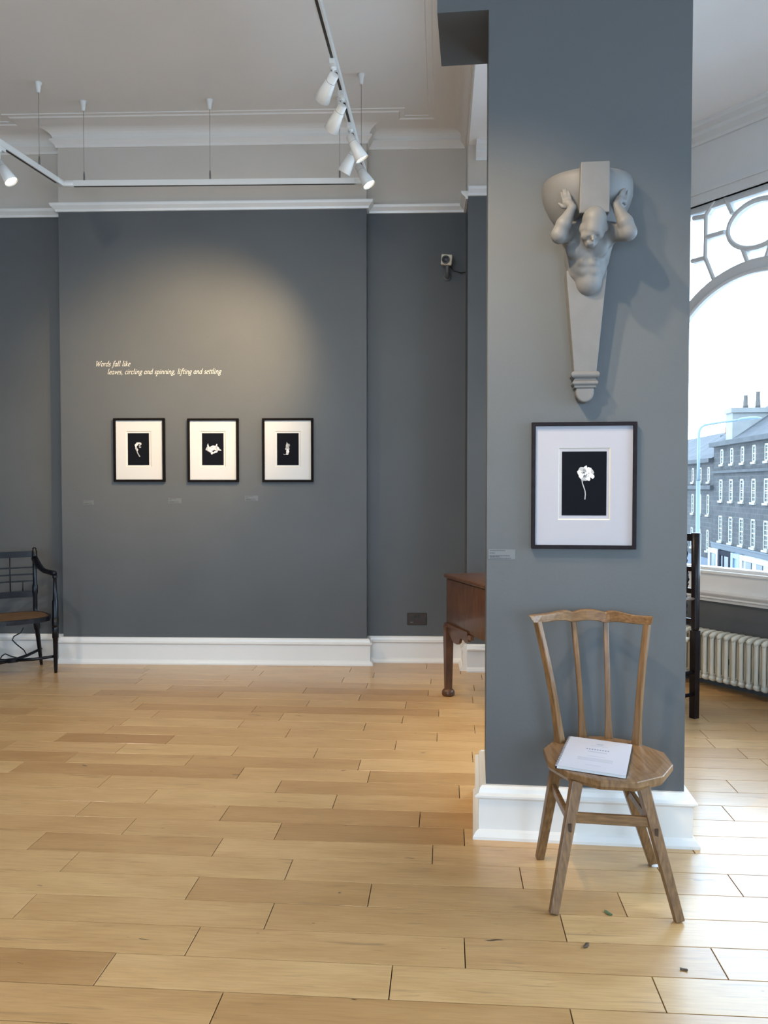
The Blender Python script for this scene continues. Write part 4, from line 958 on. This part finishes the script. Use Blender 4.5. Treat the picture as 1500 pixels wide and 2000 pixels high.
for mm in (lambda v: v, mx_):
    g = MB(); turned(g, mm(Vector((bb.x, bb.y, zs - .02))), mm(bt), [(0, .020), (.04, .022), (.06, .016), (.10, .018), (.30, .018), (.33, .023), (.43, .023), (.46, .016), (.80, .017), (.84, .021), (.95, .021), (.96, .014), (.985, .018), (1, .008)]); g.build('back_post', EBON, ac)
    g = MB(); turned(g, mm(bf), mm(Vector((bb.x, bb.y, zs - .02))), [(0, .012), (.1, .014), (.7, .020), (.72, .026), (1, .027)]); g.build('leg', EBON, ac)
    a_top = Vector((at_.x, at_.y, zs))
    g = MB(); turned(g, mm(af), mm(a_top), [(0, .012), (.1, .015), (.62, .021), (.64, .026), (1, .027)]); g.build('leg', EBON, ac)
    g = MB(); turned(g, mm(a_top + Vector((0, 0, -.08))), mm(at_), [(0, .024), (.05, .024), (.5, .025), (.53, .019), (.8, .014), (.93, .014), (.95, .02), (1, .018)]); g.build('arm_post', EBON, ac)
    g = MB(); s0 = Vector((bt.x, bt.y, bt.z - .09)); e0 = at_ + Vector((0, 0, .012))
    pts = [s0, s0.lerp(e0, .2) + Vector((0, 0, -.035)), s0.lerp(e0, .45) + Vector((0, 0, -.045)), s0.lerp(e0, .75) + Vector((0, 0, -.022)), e0]
    g.tube([mm(p_) for p_ in pts], [.026, .024, .018, .017, .018], 10, squash=1.2); g.build('arm', EBON, ac)
def railb(z, hgt, nm, bow=.03, th=.016):
    g = MB(); l, r_ = mx_(Vector((bt.x, bt.y, z))), Vector((bt.x, bt.y, z)); vs = []; NS = 8
    for i in range(NS + 1):
        t = i / NS; c = l.lerp(r_, t); c.y += bow * math.sin(math.pi * t)
        vs += [c + Vector((0, -th / 2, -hgt / 2)), c + Vector((0, -th / 2, hgt / 2)), c + Vector((0, th / 2, hgt / 2)), c + Vector((0, th / 2, -hgt / 2))]
    g.add(vs, [(0, 1, 2, 3), tuple(range(4 * NS, 4 * NS + 4))[::-1]] + [(i * 4 + k, i * 4 + (k + 1) % 4, i * 4 + 4 + (k + 1) % 4, i * 4 + 4 + k) for i in range(NS) for k in range(4)]); g.build(nm, EBON, ac)
zt_ = bt.z
railb(zt_ - .055, .05, 'crest_rail'); railb(zt_ - .165, .013, 'back_bar', .03, .01); railb(zt_ - .222, .013, 'back_bar', .03, .01); railb(zt_ - .278, .013, 'back_bar', .03, .01); railb(zt_ - .385, .052, 'lower_rail')
for k, dz in ((-.145, -.30), (-.05, -.08), (.05, -.08), (.145, -.30)):
    x = cxx + k; y = bt.y + .03 * math.cos(k / .235 * 1.5)
    MB().tube([(x, y, zt_ + dz + (.022 if dz < -.2 else 0)), (x, y, zt_ - .36)], .0045, 8).build('back_spindle', EBON, ac)
seat_o = []
for i in range(36):
    a = 2 * math.pi * i / 36; yy = (at_.y + bb.y) / 2; hd = abs(at_.y - bb.y) / 2 + .03; hw_ = (at_.x - cxx) - .005
    ca_, sa_ = math.cos(a), math.sin(a); k = 1 / (abs(ca_) ** 3 + abs(sa_) ** 3) ** (1 / 3)
    seat_o.append((cxx + hw_ * ca_ * k, yy + (hd + (.05 if sa_ < 0 else 0)) * sa_ * k))
cs_ = (sum(p_[0] for p_ in seat_o) / 36, sum(p_[1] for p_ in seat_o) / 36)
inn = [(cs_[0] + (p_[0] - cs_[0]) * .93, cs_[1] + (p_[1] - cs_[1]) * .93) for p_ in seat_o]
g = MB(); vs = [(x, y, zs - .022) for x, y in seat_o] + [(x, y, zs + .012) for x, y in seat_o] + [(x, y, zs + .014) for x, y in inn] + [(x, y, zs - .022) for x, y in inn]
g.add(vs, [(q_ * 36 + i, q_ * 36 + (i + 1) % 36, ((q_ + 1) % 4) * 36 + (i + 1) % 36, ((q_ + 1) % 4) * 36 + i) for q_ in range(4) for i in range(36)]); g.build('seat_rim', EBON, ac)
MB().prism(inn, 'z', zs - .004, zs + .011).build('seat_panel', CANE, ac)
g = MB(); hz = .135; jn = Vector((cxx, (at_.y + bb.y) / 2 - .02, hz - .02))
for f_ in (bf, mx_(bf), af, mx_(af)):
    e_ = Vector((f_.x, f_.y, 0)).lerp(Vector((f_.x, f_.y, zs)), .28); e_.z = hz
    MB().tube([e_, e_.lerp(jn, .5) + Vector((0, 0, -.008)), jn], [.011, .013, .012], 8).build('stretcher', EBON, ac)
MB().bevbox(jn.x - .045, jn.x + .045, jn.y - .02, jn.y + .02, jn.z - .016, jn.z + .018, .006).build('stretcher_block', EBON, ac)
cp = [at_y(46, 1226, 6.72), at_y(40, 1236, 6.72), at_y(27, 1243, 6.72), at_y(24, 1250, 6.72), at_y(33, 1259, 6.7), at_y(47, 1270, 6.7), at_y(52, 1279, 6.66), at_y(40, 1286, 6.6), at_y(22, 1282, 6.6), at_y(10, 1277, 6.6), at_y(4, 1281, 6.6), at_z(-8, 1300, .006), at_z(-60, 1312, .006)]
o = MB().tube(cp, .005, 8).build('power_cord', CORD); tag(o, 'thin black power cord drooping under the black armchair seat', 'cord')
# ------------------------------------------------------------------ walnut side table behind the pillar
A_ = at_y(871, 1130, 5.86); B_ = at_y(940, 1153, 5.27)
tz = .855; e_ = Vector((B_.x - A_.x, B_.y - A_.y, 0)); ta_ = math.atan2(e_.y, e_.x)
tbl = thing('walnut_side_table', 'brown walnut lowboy table with shaped apron, half hidden behind the pillar', 'table', (A_.x, A_.y, 0), ta_)
LT, DT = .92, .50       # local x toward the viewer, local y to the right
zbx = .845; zap = 1.5 - (1222 - 950) / 1600 * 5.86
MB().bevbox(-.018, LT + .018, -.012, DT + .012, zbx, zbx + .028, .008, seg=2).build('table_top', MAHOG, tbl)
MB().bevbox(0, LT, 0, DT, zap + .0, zbx, .012, seg=2).build('case', MAHOG, tbl)
MB().box(-.008, .41, -.010, .0, zap - .005, zap + .018).build('moulding', MAHOG, tbl)
rg = [(0, zap)]; 
for t, dz in ((.0, -.05), (.06, -.048), (.09, -.062), (.13, -.09), (.17, -.10), (.22, -.10), (.25, -.085), (.27, -.052), (.30, -.045), (.33, -.05), (.37, -.062), (.41, -.05)): rg.append((t, zap + dz))
rg += [(.41, zap)]
MB().prism(rg[::-1], 'y', -.004, .018).build('apron', MAHOG, tbl)
MB().box(.41, .455, -.003, .02, zap - .03, zap + .002).build('stile', MAHOG, tbl)
for lx, ly in ((.012, -.002), (.012, DT - .05), (LT - .05, .02), (LT - .05, DT - .05)):
    g = MB(); c = Vector((lx + .012, ly + .012, 0))
    g.beam((c.x, c.y, .04), (c.x, c.y, zap), .046, .046, .062, .062); 
    g.lathe([(.040, 0), (.046, .006), (.046, .03), (.041, .040), (.028, .052)], 16, M=Matrix.Translation((c.x, c.y, 0))); o = g.build('leg', MAHOG, tbl)
    bv = o.modifiers.new('bevel', 'BEVEL'); bv.width = .006
# ------------------------------------------------------------------ spindle back chair behind the pillar
F0 = at_z(1355.5, 1402, 0); bz = R(28)
fx = Vector((-.87, -.50, 0)).normalized(); gx = Vector((-.50, .87, 0)).normalized()      # facing; from the visible post to the other back post
sp = thing('spindle_back_chair', 'dark turned spindle back armchair with rush seat, behind the pillar by the radiator', 'chair', F0, 0)
HT = at_y(1357, 1041, F0.y).z
BWD = .47; SD = .44; zsr = at_y(1355, 1249, F0.y).z
for k, c in enumerate((Vector(), gx * BWD)):
    g = MB(); g.beam(c, c + Vector((0, 0, zsr + .06)), .043, .043, .046, .046, side=gx); g.tube([c + Vector((0, 0, z)) for z in (zsr + .05, zsr + .08, .9, HT)], [.023, .026, .027, .030], 14); o = g.build('back_post', DKWOOD, sp)
    fl = c + fx * SD; g = MB(); g.tube([fl + Vector((0, 0, z)) for z in (0, .05, .09, .3, .33, zsr - .01)], [.014, .022, .02, .022, .027, .026], 12); 
    g.tube([fl + Vector((0, 0, z)) for z in (zsr + .0, zsr + .08, zsr + .16, zsr + .21)], [.018, .024, .015, .018], 12); g.build('leg', DKWOOD, sp)
    za = at_y(1350, 1172, F0.y).z
    MB().tube([c + Vector((0, 0, za + .01)), c + fx * .12 + Vector((0, 0, za + .012)), c + fx * .30 + Vector((0, 0, za - .002)), c + fx * (SD + .06) + Vector((0, 0, za - .01))], [.014, .018, .022, .026], 10, squash=.7).build('arm', ARMWOOD, sp)
    for zz_ in (.155, .30): MB().tube([c + Vector((0, 0, zz_)), c + fx * SD * .5 + Vector((0, 0, zz_)), c + fx * SD + Vector((0, 0, zz_))], [.011, .015, .011], 10).build('stretcher', DKWOOD, sp)
def zpx(y): return at_y(1345, y, F0.y + .05).z
for y0, y1, nm in ((1042, 1056, 'crest_rail'), (1106, 1115, 'back_rail'), (1148, 1158, 'back_rail'), (1207, 1218, 'back_rail')):
    MB().beam(gx * .015 + Vector((0, 0, (zpx(y0) + zpx(y1)) / 2)), gx * (BWD - .015) + Vector((0, 0, (zpx(y0) + zpx(y1)) / 2)), zpx(y0) - zpx(y1), .02, side=(0, 0, 1)).build(nm, DKWOOD, sp)
MB().tube([gx * .01 + Vector((0, 0, .30 - .03)), gx * BWD * .5 + Vector((0, 0, .27)), gx * (BWD - .01) + Vector((0, 0, .27))], [.011, .014, .011], 8).build('stretcher', DKWOOD, sp)
MB().tube([fx * SD + Vector((0, 0, .24)), fx * SD + gx * BWD * .5 + Vector((0, 0, .24)), fx * SD + gx * BWD + Vector((0, 0, .24))], [.012, .022, .012], 8).build('stretcher', DKWOOD, sp)
spr = [(0, .006), (.12, .007), (.22, .014), (.30, .008), (.36, .009), (.50, .017), (.62, .010), (.68, .012), (.74, .008), (.84, .012), (1, .006)]
for (ya, yb, ns) in ((1106, 1056, 5), (1148, 1115, 6), (1207, 1158, 5)):
    for i in range(ns):
        c = gx * (BWD * (i + 1) / (ns + 1)); g = MB(); turned(g, c + Vector((0, 0, zpx(ya))), c + Vector((0, 0, zpx(yb))), spr, 8); g.build('spindle', DKWOOD, sp)
g = MB(); K = 10; vs = []; o0 = gx * .01; rings_ = []
for (ex_, dz) in ((0, -.022), (.012, -.010), (.010, .006), (-.02, .014), (-.12, .008)):
    ring = []
    for t in range(24):
        a = 2 * math.pi * t / 24; ca_, sa_ = math.cos(a), math.sin(a); k = 1 / (abs(ca_) ** 8 + abs(sa_) ** 8) ** (1 / 8)
        ring.append(gx * (BWD / 2 + (BWD / 2 - .02 + ex_) * ca_ * k) + fx * (SD / 2 + (SD / 2 + .0 + ex_) * sa_ * k) + Vector((0, 0, zsr + dz)))
    rings_.append(ring)
for r_ in rings_: vs += r_
g.add(vs, [tuple(range(24))[::-1]] + [(i * 24 + k, i * 24 + (k + 1) % 24, i * 24 + 24 + (k + 1) % 24, i * 24 + 24 + k) for i in range(4) for k in range(24)] + [tuple(range(96, 120))], 0, True); g.build('rush_seat', RUSH, sp)
# ------------------------------------------------------------------ column radiator
rs0 = win.sz(1375, 1300, .19)[0]
stp = (win.sz(1491, 1300, .19)[0] - rs0) / 8
zb_ = win.sz(1440, 1340, .19)[1]; zt2 = win.sz(1440, 1247, .19)[1]
ra = thing('column_radiator', 'ivory enamelled column radiator along the wall under the bay window', 'radiator', win.W(rs0 + 5 * stp, .12, 0), win.a)
def section_mesh():
    g = MB(); r_ = .0155
    for y in (-.062, -.0, .062):
        g.tube([(0, y, zb_ + .02), (0, y, zb_ + .05), (0, y, zt2 - .05), (0, y, zt2 - .02)], [r_, r_, r_, r_], 10, squash=.9)
    for z, sg in ((zb_ + .02, -1), (zt2 - .02, 1)):
        g.tube([(0, -.075, z - sg * .012), (0, -.070, z), (0, -.05, z + sg * .008), (0, 0, z + sg * .012), (0, .05, z + sg * .008), (0, .07, z), (0, .075, z - sg * .012)], [.008, .018, .0205, .021, .0205, .018, .008], 10, squash=1.15)
    return g
first = None
for i in range(-8, 14):
    if first is None: first = section_mesh().build('section', RADW, ra); o = first
    else: o = first.copy(); COL.objects.link(o); o.parent = ra
    o.location = ((i - 5) * stp, 0, 0)
g = MB()
for z in (zb_ + .025, zt2 - .025): g.tube([((-8 - 5) * stp, 0, z), (8 * stp, 0, z)], .013, 10)
g.build('header_pipe', RADW, ra)
for i in (-7.5, 12.5):
    MB().box((i - 5) * stp - .012, (i - 5) * stp + .012, -.05, .05, 0, zb_ + .02).build('foot', RADW, ra)
v = win.loc(1408, 1290, .12) ; MB().bevbox((2.55 - 5) * stp - .006, (2.55 - 5) * stp + .012, -.02, .02, v.z - .02, v.z + .02, .004).build('bleed_valve', BLACKP, ra)
# ------------------------------------------------------------------ small scraps on the floor
for px, py, sx, sy, m_, lab in ((1188, 1785, .022, .010, LEAF, 'small curled green leaf scrap on the floor between the oak chair front legs'), (1145, 1848, .020, .009, BROWNLEAF, 'brown leaf scrap on the floor in front of the oak chair'), (1336, 1895, .014, .009, BROWNLEAF, 'dark crumb on the floor right of and before the oak chair')):
    q = at_z(px, py, 0); g = MB(); rn = random.Random(px); n = 9
    ring = [(sx * math.cos(2 * math.pi * i / n) * rn.uniform(.7, 1.1), sy * math.sin(2 * math.pi * i / n) * rn.uniform(.6, 1.1)) for i in range(n)]
    g.add([(0, 0, .004)] + [(x, y, .001 + .005 * abs(x) / sx) for x, y in ring] + [(x * .9, y * .9, 0.0002) for x, y in ring], [(0, 1 + i, 1 + (i + 1) % n) for i in range(n)] + [(1 + i, 10 + i, 10 + (i + 1) % n, 1 + (i + 1) % n) for i in range(n)] + [tuple(range(10, 19))])
    o = g.build('floor_scrap', m_); o.location = (q.x, q.y, 0.0005); o.rotation_euler = (0, 0, rn.uniform(0, 3)); tag(o, lab, 'debris')
# ------------------------------------------------------------------ the street outside
STA = stone_mat('grey_ashlar', (.020, .019, .0185), (.009, .009, .0098), (.029, .0275, .0275), .9, .42)
STB = stone_mat('brown_ashlar', (.020, .0185, .0185), (.011, .011, .012), (.03, .028, .028), .9, .40)
SLATE = stone_mat('slate_roof', (.026, .028, .034), (.019, .020, .025), (.016, .016, .019), .6, .5)
BAND = mat('weathered_stone_band', (.024, .024, .025), .9, vary=.3, scale=1.0)
LIGHTST = mat('pale_render', (.13, .13, .125), .9, vary=.15, scale=.6)
WFR = mat('white_sash_paint', (.15, .148, .13), .5)
WGL = mat('far_window_glass', (.02, .025, .03), .15, spec=.6)
SHOPW = mat('white_shopfront', (.2, .2, .19), .5); SHOPD = mat('black_shopfront', (.006, .006, .010), .7, spec=.05); SHOPB = mat('pale_blue_shopfront', (.09, .13, .17), .5); SHOPC = mat('cream_shopfront', (.2, .19, .175), .6)
TERRA = mat('terracotta_pot', (.2, .07, .03), .8); BUFF = mat('buff_pot', (.06, .052, .045), .8)
ROADM = mat('pale_bounce_setts', (.42, .42, .42), .9, vary=.2, scale=.5)  # lightened so the street bounces daylight up to the bay ceiling
LAMPM = mat('pale_blue_grey_lamp_paint', (.06, .085, .10), .45)
PAVE = mat('stone_pavement', (.2, .2, .2), .9, vary=.2, scale=.8)
ZG = -8.6
fang = math.degrees(math.atan2(-.996, -.0866))
fac = Wall(23.0, 0, fang)      # local x toward the viewer, local y into the buildings
o = MB().prism([(4.5, -30), (60, -30), (60, 260), (4.5, 260)], 'z', ZG - .3, ZG).build('street_ground', ROADM); tag(o, 'pale grey paved street below the bay window', 'road')
def fz(px, py): return fac.sz(1320 + px / 4.444, 750 + py / 4.444)
def far_window(parent, s, z0, z1, wd, M0, bars, split=True):
    g = MB(); t = .13; d0, d1 = -.02, .10
    g.box(-wd / 2, -wd / 2 + t, d0, d1, 0, z1 - z0).box(wd / 2 - t, wd / 2, d0, d1, 0, z1 - z0).box(-wd / 2, wd / 2, d0, d1, 0, t).box(-wd / 2, wd / 2, d0, d1, z1 - z0 - t, z1 - z0)
    h = z1 - z0
    g.box(-wd / 2, wd / 2, d0 + .03, d1, h / 2 - .05, h / 2 + .05).box(-.035, .035, d0 + .04, d1, 0, h)
    for k in range(1, bars): g.box(-wd / 2, wd / 2, d0 + .04, d1, h * k / bars - .03, h * k / bars + .03)
    g.box(-wd / 2 - .1, wd / 2 + .1, -.14, .02, -.16, 0)
    f_ = g.build('window', WFR, parent, Matrix.Translation((s, 0, z0)))
    MB().box(-wd / 2 + .02, wd / 2 - .02, .07, .09, .02, h - .02).build('pane', WGL, f_)
def building(name, label, s0, s1, zE, mwall, cols, rowsz, zroof, dep=9.0):
    b0 = thing(name, label, 'building', fac.W(s0, 0, ZG), fac.a)
    def Z(z): return z - ZG
    # wall with recessed openings
    ss = [0]; holes = []
    for (z0, z1, wd, bars, cl_) in rowsz:
        for s in cl_: holes.append((s - s0 - wd / 2, s - s0 + wd / 2, Z(z0), Z(z1)))
    xs = sorted({0, s1 - s0, *[h[0] for h in holes], *[h[1] for h in holes]}); zs_ = sorted({0, Z(zE), *[h[2] for h in holes], *[h[3] for h in holes]})
    g = MB()
    for j in range(len(zs_) - 1):
        czz = (zs_[j] + zs_[j + 1]) / 2; hh_ = [h for h in holes if h[2] < czz < h[3]]; x = 0
        for h in sorted(hh_): g.box(x, h[0], 0, .35, zs_[j], zs_[j + 1]); x = h[1]
        g.box(x, s1 - s0, 0, .35, zs_[j], zs_[j + 1])
    g.box(0, s1 - s0, .35, dep, 0, Z(zE))
    g.build('wall', mwall, b0)
    for (z0, z1, wd, bars, cl_) in rowsz:
        for s in cl_: far_window(b0, s - s0, Z(z0), Z(z1), wd, None, bars)
    rfz = Z(zE)
    g = MB(); L_ = s1 - s0; rid = Z(zroof)
    g.add([(0, -.4, rfz), (L_, -.4, rfz), (L_, dep / 2, rid), (0, dep / 2, rid), (0, dep, rfz), (L_, dep, rfz)], [(0, 1, 2, 3), (3, 2, 5, 4), (0, 3, 4), (1, 5, 2), (0, 4, 5, 1)]); g.build('roof', SLATE, b0)
    MB().box(0, L_, -.45, .1, rfz - .25, rfz + .12).build('eaves_cornice', BAND, b0)
    return b0, Z
# building A (right): three rows of sash windows over shops
r1 = [(402, 565, 700), (495, 555, 690), (597, 540, 685), (700, 525, 675), (790, 515, 665)]
r2 = [(393, 830, 1015), (487, 828, 1020), (588, 822, 1020), (693, 822, 1028), (787, 820, 1035)]
r3 = [(388, 1145, 1365), (485, 1155, 1385), (583, 1165, 1400), (688, 1175, 1425), (782, 1185, 1445)]
def rowcalc(rw, wpx, bars):
    z1 = sum(fz(x, a)[1] for x, a, b in rw) / len(rw); z0 = sum(fz(x, b)[1] for x, a, b in rw) / len(rw)
    ss = [fz(x, a)[0] for x, a, b in rw]; pit = (ss[-1] - ss[0]) / (len(ss) - 1)
    wd = sum(fz(x + wpx / 2, a)[0] - fz(x - wpx / 2, a)[0] for x, a, b in rw) / len(rw)
    return [z0, z1, wd, bars, [ss[0] + pit * k for k in range(len(rw) + 3)]]
sA0 = fz(328, 700)[0]; zEA = fz(600, 483)[1]
rowsA = [rowcalc(r1, 28, 4), rowcalc(r2, 33, 5), rowcalc(r3, 36, 6)]
sA1 = rowsA[2][4][-1] + 3
bA, ZfA = building('tenement_building', 'taller grey stone tenement with shops at street level, across the street', sA0, sA1, zEA, STA, None, rowsA, fz(640, 285)[1] + 2.0, 10)
LA = sA1 - sA0
zb1 = ZfA(fz(560, 757)[1]); MB().box(0, LA, -.22, .05, zb1 - .08, zb1 + .14).build('string_course', BAND, bA)
zf1 = ZfA(fz(400, 1400)[1]); MB().box(0, LA, -.22, .05, zf1 + .05, zf1 + .15).box(0, LA, -.14, .05, zf1 - .35, zf1 + .05).build('shop_cornice', mat('pale_shop_cornice', (.04, .047, .055), .7), bA)
sp_ = lambda x, y: fz(x, y)[0] - sA0
for nm, x0, x1, m_, wins in (('shopfront', 306, 405, SHOPW, [(330, 375)]), ('shopfront', 405, 518, SHOPD, [(412, 440), (455, 495)]), ('shopfront', 518, 598, SHOPB, [(565, 585)]), ('shopfront', 598, 1000, SHOPC, [(643, 692), (738, 792), (850, 915)])):
    a0, a1 = max(0.02, sp_(x0, 1500)), sp_(x1, 1560); zt3 = zf1 - .35
    g = MB().box(a0 + .05, a1 - .05, -.28, .02, 0, zt3)
    for e in (a0 + .05, a1 - .55): g.box(e, e + .5, -.42, 0, 0, zt3)
    g.box(a0 + .02, a1 - .02, -.40, 0, zt3 - .40, zt3 - .02)
    f_ = g.build(nm, m_, bA)
    for q0, q1 in wins:
        MB().box(sp_(q0, 1560), sp_(q1, 1560), -.34, -.27, .9, zt3 - .45).build('shop_window', WGL, f_)
        MB().box(sp_(q0, 1560) - .1, sp_(q1, 1560) + .1, -.33, -.26, .75, .9).build('shop_sill', m_, f_)
# gable chimney stack and pots on A
g = MB(); c0 = sp_(445, 450); c1 = sp_(575, 450); zr0 = ZfA(zEA); ztc = ZfA(fz(520, 265)[1])
g.box(c0, c0 + 1.6, -.1, 9, zr0, ztc + .2); g.box(c0 - .15, c0 + 1.75, -.25, 9.1, ztc + .2, ztc + .6)
st_ = g.build('chimney_stack', LIGHTST, bA)
for k, y in enumerate((1.2, 2.2, 3.4, 4.6)): MB().lathe([(.24, 0), (.20, .3), (.16, 1.0 + .3 * (k % 2)), (.21, 1.1 + .3 * (k % 2))], 12, M=Matrix.Translation((c0 + .8, y, ztc + .6))).build('chimney_pot', BUFF, st_)
g = MB(); c2 = sp_(740, 300); g.box(c2, c2 + 9, 4.2, 5.6, zr0 + 2, ZfA(fz(740, 285)[1]) + 2.2); st_ = g.build('ridge_stack', LIGHTST, bA)
for k in range(5): MB().lathe([(.28, 0), (.22, 1.4), (.27, 1.5)], 10, M=Matrix.Translation((c2 + .8 + k * 1.4, 4.9, ZfA(fz(740, 285)[1]) + 2.2))).build('chimney_pot', TERRA if k % 2 else BUFF, st_)
# building B (left, lower and farther down the street)
q1 = [(150, 730, 840), (223, 725, 850), (287, 720, 860)]; q2 = [(147, 955, 1120), (218, 958, 1128), (280, 960, 1138)]; q3 = [(140, 1245, 1420), (212, 1255, 1430), (276, 1265, 1440)]
def rowB(rw, wpx, bars):
    t = rowcalc(rw, wpx, bars); pit = t[4][1] - t[4][0]; t[4] = [t[4][0] + pit * k for k in range(-5, 3)]; return t
sB0 = fz(140, 900)[0] - 38; zEB = fz(200, 668)[1]
bB, ZfB = building('lower_tenement', 'lower brown stone tenement with slate roof beyond the taller one', sB0, sA0 - .02, zEB, STB, None, [rowB(q1, 18, 4), rowB(q2, 20, 4), rowB(q3, 20, 5)], fz(200, 510)[1] + 1.5, 10)
LB = sA0 - .02 - sB0
zb2 = ZfB(fz(250, 900)[1]); MB().box(0, LB, -.3, .05, zb2 - .15, zb2 + .2).build('string_course', BAND, bB)
zq = ZfB(fz(250, 1500)[1]); MB().box(0, LB, -.25, .05, 0, zq).build('shopfront', mat('dark_blue_shopfront', (.02, .028, .045), .6), bB)
for x0, x1, pots in ((80, 175, 5), (270, 350, 4)):
    a0 = sp_(x0, 500) + (sA0 - sB0); a1 = sp_(x1, 500) + (sA0 - sB0); zt3 = ZfB(fz((x0 + x1) / 2, 490 if x0 < 200 else 470)[1]) + .6
    a1 = min(a1, LB)
    g = MB().box(a0, a1, 3.4, 4.8, ZfB(zEB) + .6, zt3); st_ = g.build('ridge_stack', STB, bB)
    for k in range(pots): MB().lathe([(.36, 0), (.28, 1.4), (.34, 1.5)], 10, M=Matrix.Translation((a0 + (k + .5) * (a1 - a0) / pots, 4.1, zt3))).build('chimney_pot', TERRA if k % 3 != 1 else BUFF, st_)
# street lamp
LD = 26.0
def lp(px, py, y=LD): return at_y(1320 + px / 4.444, 750 + py / 4.444, y)
base = lp(195, 1290); base.z = ZG
sl = thing('street_lamp', 'pale blue street lamp column with a curved arm outside the window', 'street lamp', base)
def L_(v): return v - base
MB().tube([Vector((0, 0, 0)), L_(lp(195, 840)), ], [.075, .062], 14).tube([L_(lp(195, 845)), L_(lp(197, 600)), L_(lp(201, 430)), L_(lp(206, 400)), L_(lp(222, 375)), L_(lp(250, 357)), L_(lp(300, 348)), L_(lp(400, 332, LD - .1)), L_(lp(535, 315, LD - .2))], [.050, .046, .045, .044, .042, .038, .036, .034, .034], 12).build('column', LAMPM, sl)
MB().tube([L_(lp(530, 316, LD - .2)), L_(lp(560, 306, LD - .2)), L_(lp(640, 297, LD - .2)), L_(lp(700, 294, LD - .2)), L_(lp(745, 295, LD - .2))], [.034, .06, .075, .07, .025], 12, squash=.7).build('lamp_head', LAMPM, sl)
print('planks in view', nvis, 'objects', len(bpy.data.objects))
